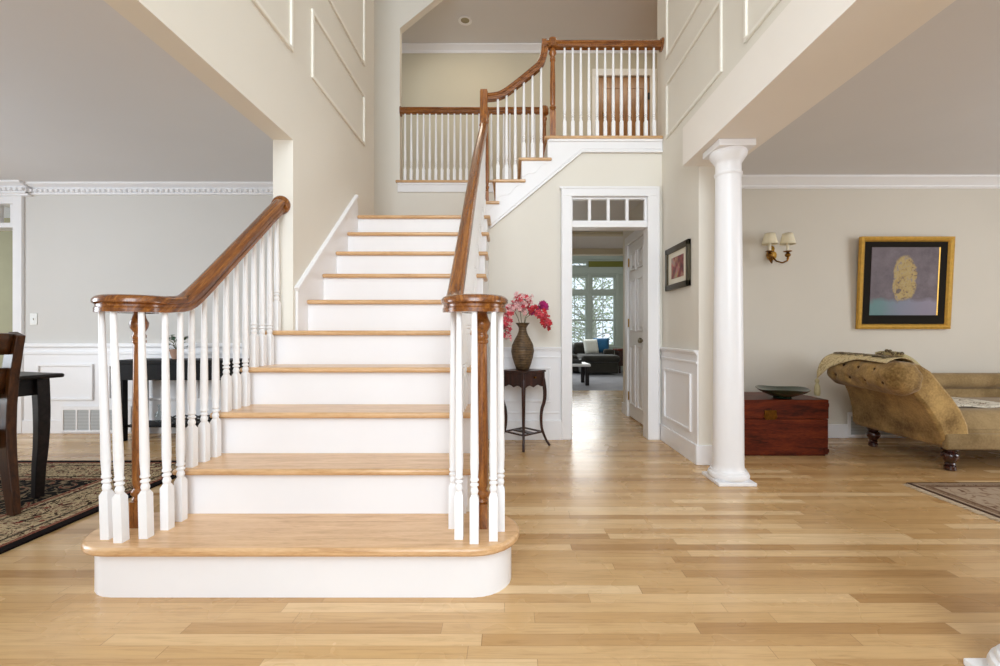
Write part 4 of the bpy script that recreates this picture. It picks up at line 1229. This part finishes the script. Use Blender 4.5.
# embroidered cloth on the seat
def seatcloth(u, v):
    x = 3.34+.44*u+.05*v; y = 3.34+.5*v
    sf = seat_fn((x-3.22)/1.68, (y-Y0-.012)/(Y1c-Y0-.024))
    return (x, y, sf[2]+.012+.006*sin(u*8+v*3))
sc_ = MB().grid(seatcloth, 16, 16).build('seat_cloth', M['seat_cloth'], solid=.01)
tag(sc_, 'white embroidered cloth lying on the chaise seat', 'cloth')
# living rug with a pale fringe along its end
lr = thing('rug', 'brown living room rug with pale fringed edge at the right edge of the floor', 'rug', (2.635, 1.5, 0))
MB().box(RUG_L[0], RUG_L[2], RUG_L[1], RUG_L[3], .001, .011).build('pile', M['rug_l'], lr, loc=(-2.635, -1.5, 0))
b = MB(); rnd = random.Random(5)
y = RUG_L[1]+.01
while y < RUG_L[3]-.01:
    ln = .042+rnd.uniform(-.006, .006); dy = rnd.uniform(-.006, .006)
    b.bm.faces.new([b.bm.verts.new(p) for p in ((.002, y-.006-1.5, .007), (.002, y+.006-1.5, .007), (-ln, y+.004+dy-1.5, .002), (-ln, y-.004+dy-1.5, .002))])
    y += .011
b.build('fringe', M['fringe'], lr, solid=.002)

# ---------------------------------------------------------------- family room seen through the doorway
SF = thing('sofa', 'dark sectional sofa with chaise end under the far windows', 'sofa', (1.5, 11.2, 0))
def sf(name, mb, **kw): return mb.xform(Matrix.Translation((-1.5, -11.2, 0))).build(name, M['sofa'], SF, **kw)
sf('base', MB().box(-.6, 2.62, 11.0, 11.85, .04, .30).box(1.74, 2.62, 10.55, 11.1, .04, .30), bevel=.03)
sf('seat_cushion', MB().box(-.6, 1.72, 10.98, 11.6, .30, .46), bevel=.05)
sf('seat_cushion', MB().box(1.74, 2.66, 10.50, 11.6, .30, .47), bevel=.07)
sf('back_cushion', MB().box(.2, 1.70, 11.55, 11.82, .44, .76), bevel=.07)
sf('back_cushion', MB().box(1.72, 2.30, 11.55, 11.82, .44, .76), bevel=.07)
sf('armrest', MB().box(2.40, 2.66, 11.1, 11.85, .2, .60), bevel=.05)
def pillow(name, label, mat, loc, rz, s=.22):
    def fn(u, v):
        x, z = (u-.5)*2, (v-.5)*2
        t = .07*(max(0, (1-x**4))*max(0, (1-z**4)))**.5
        return x*s, t, z*s
    b = MB(); b.grid(fn, 10, 10); b.grid(lambda u, v: (fn(u, v)[0], -fn(u, v)[1], fn(u, v)[2]), 10, 10)
    bmesh.ops.remove_doubles(b.bm, verts=b.bm.verts, dist=.0005)
    o = b.build(name, mat, loc=loc, angle=80); o.rotation_euler = (R(-22), 0, rz)
    return tag(o, label, 'cushion', 'cushions on the dark sofa')
pillow('cushion', 'white cushion on the dark sofa', M['cushion_w'], (2.09, 11.22, .66), R(12), .19)
pillow('cushion', 'blue cushion leaning behind the white one on the dark sofa', M['cushion_b'], (2.37, 11.36, .68), R(-14), .20)
TBL = thing('coffee_table', 'pale topped coffee table with dark legs on the grey carpet', 'table', (1.15, 8.75, 0))
MB().box(-.75, .42, -.3, .33, .36, .41).build('tabletop', M['trim'], TBL, bevel=.012)
for sx in (-.68, .36):
    for sy in (-.24, .27): MB().box(sx-.035, sx+.035, sy-.035, sy+.035, 0, .361).build('leg', M['espresso'], TBL, bevel=.004)
b = thing('tray', 'dark tray on the pale coffee table', 'tray', (1.22, 8.72, .411))
MB().box(-.2, .2, -.13, .13, 0, .02).build('base', M['black'], b, bevel=.006)
MB().box(-.2, .2, -.13, -.115, 0, .07).box(-.2, .2, .115, .13, 0, .07).box(-.2, -.185, -.13, .13, 0, .07).box(.185, .2, -.13, .13, 0, .07).build('rim', M['black'], b, bevel=.004)
ET = thing('end_table', 'reddish wooden end table right of the dark sofa', 'table', (2.98, 11.3, 0))
MB().box(-.26, .26, -.26, .26, .56, .60).build('tabletop', M['mahog'], ET, bevel=.006)
MB().box(-.22, .22, -.22, .22, .18, .56).build('body', M['walnut'], ET, bevel=.004)
for sx in (-1, 1):
    for sy in (-1, 1): MB().box(sx*.2-.02, sx*.2+.02, sy*.2-.02, sy*.2+.02, 0, .19).build('leg', M['walnut'], ET)

# recessed ceiling light in the upper hall
RL = thing('ceiling_light', 'round recessed ceiling light above the upper hall', 'light', (-.59, 6.13, ZC))
b = MB().lathe([(.05, -.001), (.09, -.004), (.095, -.012), (.085, -.014), (.062, -.010), (.056, -.001)], 0, 0, 32).build('trim_ring', M['trim'], RL)
MB().lathe([(.01, -.003), (.058, -.003), (.058, -.006), (.01, -.006)], 0, 0, 24).build('lens', M['nickel'], RL)

# trees outside the family room windows
struct('ground_outside', MB().box(-30, 40, 12.3, 60, -.6, -.5), M['lawn'])
def tree(x, y, h, s, seed, label):
    rnd = random.Random(seed)
    t = thing('tree', label, 'tree', (x, y, -.5), 0, 'trees beyond the windows')
    b = MB(); f = MB()
    b.tube([(0, 0, 0), (.05*s, 0, h*.4), (-.04*s, .05, h*.8), (.02, 0, h)], .1, 8, [.13, .10, .06, .02])
    for i in range(70):
        z = h*rnd.uniform(.10, .95); a = rnd.uniform(0, 2*pi); ln = s*rnd.uniform(.5, 1.5)*(1-.5*z/h)
        e = Vector((ln*cos(a), ln*sin(a), z+ln*rnd.uniform(-.1, .7)))
        b.tube([(0, 0, z), tuple((Vector((0, 0, z))+e)/2+Vector((0, 0, .1))), tuple(e)], .02, 5, [.03, .018, .006])
        for q in range(34):
            p = Vector((0, 0, z)).lerp(e, rnd.uniform(.3, 1.1))+Vector((rnd.gauss(0, .22), rnd.gauss(0, .22), rnd.gauss(0, .2)))
            d = Vector((rnd.uniform(-1, 1), rnd.uniform(-1, 1), rnd.uniform(-1, .3)))
            leaf(f, p, d, (0.01, 0.02, 1), rnd.uniform(.07, .13), rnd.uniform(.025, .045))
    b.build('trunk', M['bark'], t); f.build('foliage', M['tree_leaf'], t)
tree(3.2, 17, 4.0, 2.0, 11, 'leafy garden tree seen through the left family room window')
tree(6.9, 21, 4.4, 1.9, 12, 'leafy garden tree seen through the right family room window')

# ---------------------------------------------------------------- light
w = bpy.data.worlds.new('daylight'); S.world = w; w.use_nodes = True
bg = w.node_tree.nodes['Background']
bg.inputs[0].default_value = (.77, .885, 1.0, 1); bg.inputs[1].default_value = 1.2
def area(name, loc, target, sx, sy, power, col=(1, 1, 1)):
    l = bpy.data.lights.new(name, 'AREA'); l.shape = 'RECTANGLE'; l.size = sx; l.size_y = sy; l.energy = power; l.color = col
    o = bpy.data.objects.new(name, l); COL.objects.link(o); o.location = loc
    o.rotation_euler = (Vector(target)-Vector(loc)).to_track_quat('-Z', 'Y').to_euler()
    return o
area('front_window_daylight', (0, -2.6, 3.2), (0, 3, 2.2), 2.6, 3.2, 160, (.87, .94, 1))
area('dining_window_daylight', (-5.85, 1.7, 1.5), (-2, 2.2, 1.2), 1.5, 2.4, 90, (.84, .92, 1))
area('living_window_daylight', (5.6, 1.6, 1.5), (3, 2.4, 1.2), 1.6, 2.0, 55, (.90, .95, 1))
area('family_window_daylight', (1.4, 11.7, 1.9), (1.2, 8, .6), 2.0, 1.8, 50, (.97, 1, 1))
area('upper_hall_lamp', (-.59, 5.9, ZC-.03), (-.59, 5.8, 0), 1.0, .5, 5.5, (1, .88, .72))
area('upper_hall_lamp', (1.9, 5.5, ZC-.03), (1.9, 5.5, 0), 1.0, .6, 9.5, (1, .88, .72))

area('pantry_fill_light', (-7.6, 5.4, 1.5), (-4, 5.4, 1.2), 1.0, 1.6, 5, (.95, .98, 1))  # added fill that brightens the unlit pantry behind the transom, not a modelled window
S.view_settings.view_transform = 'Standard'; S.view_settings.look = 'None'
S.view_settings.gamma = 1; S.view_settings.use_curve_mapping = False
S.view_settings.exposure = 0.22
S.cycles.use_denoising = True
S.cycles.max_bounces = 10; S.cycles.diffuse_bounces = 6
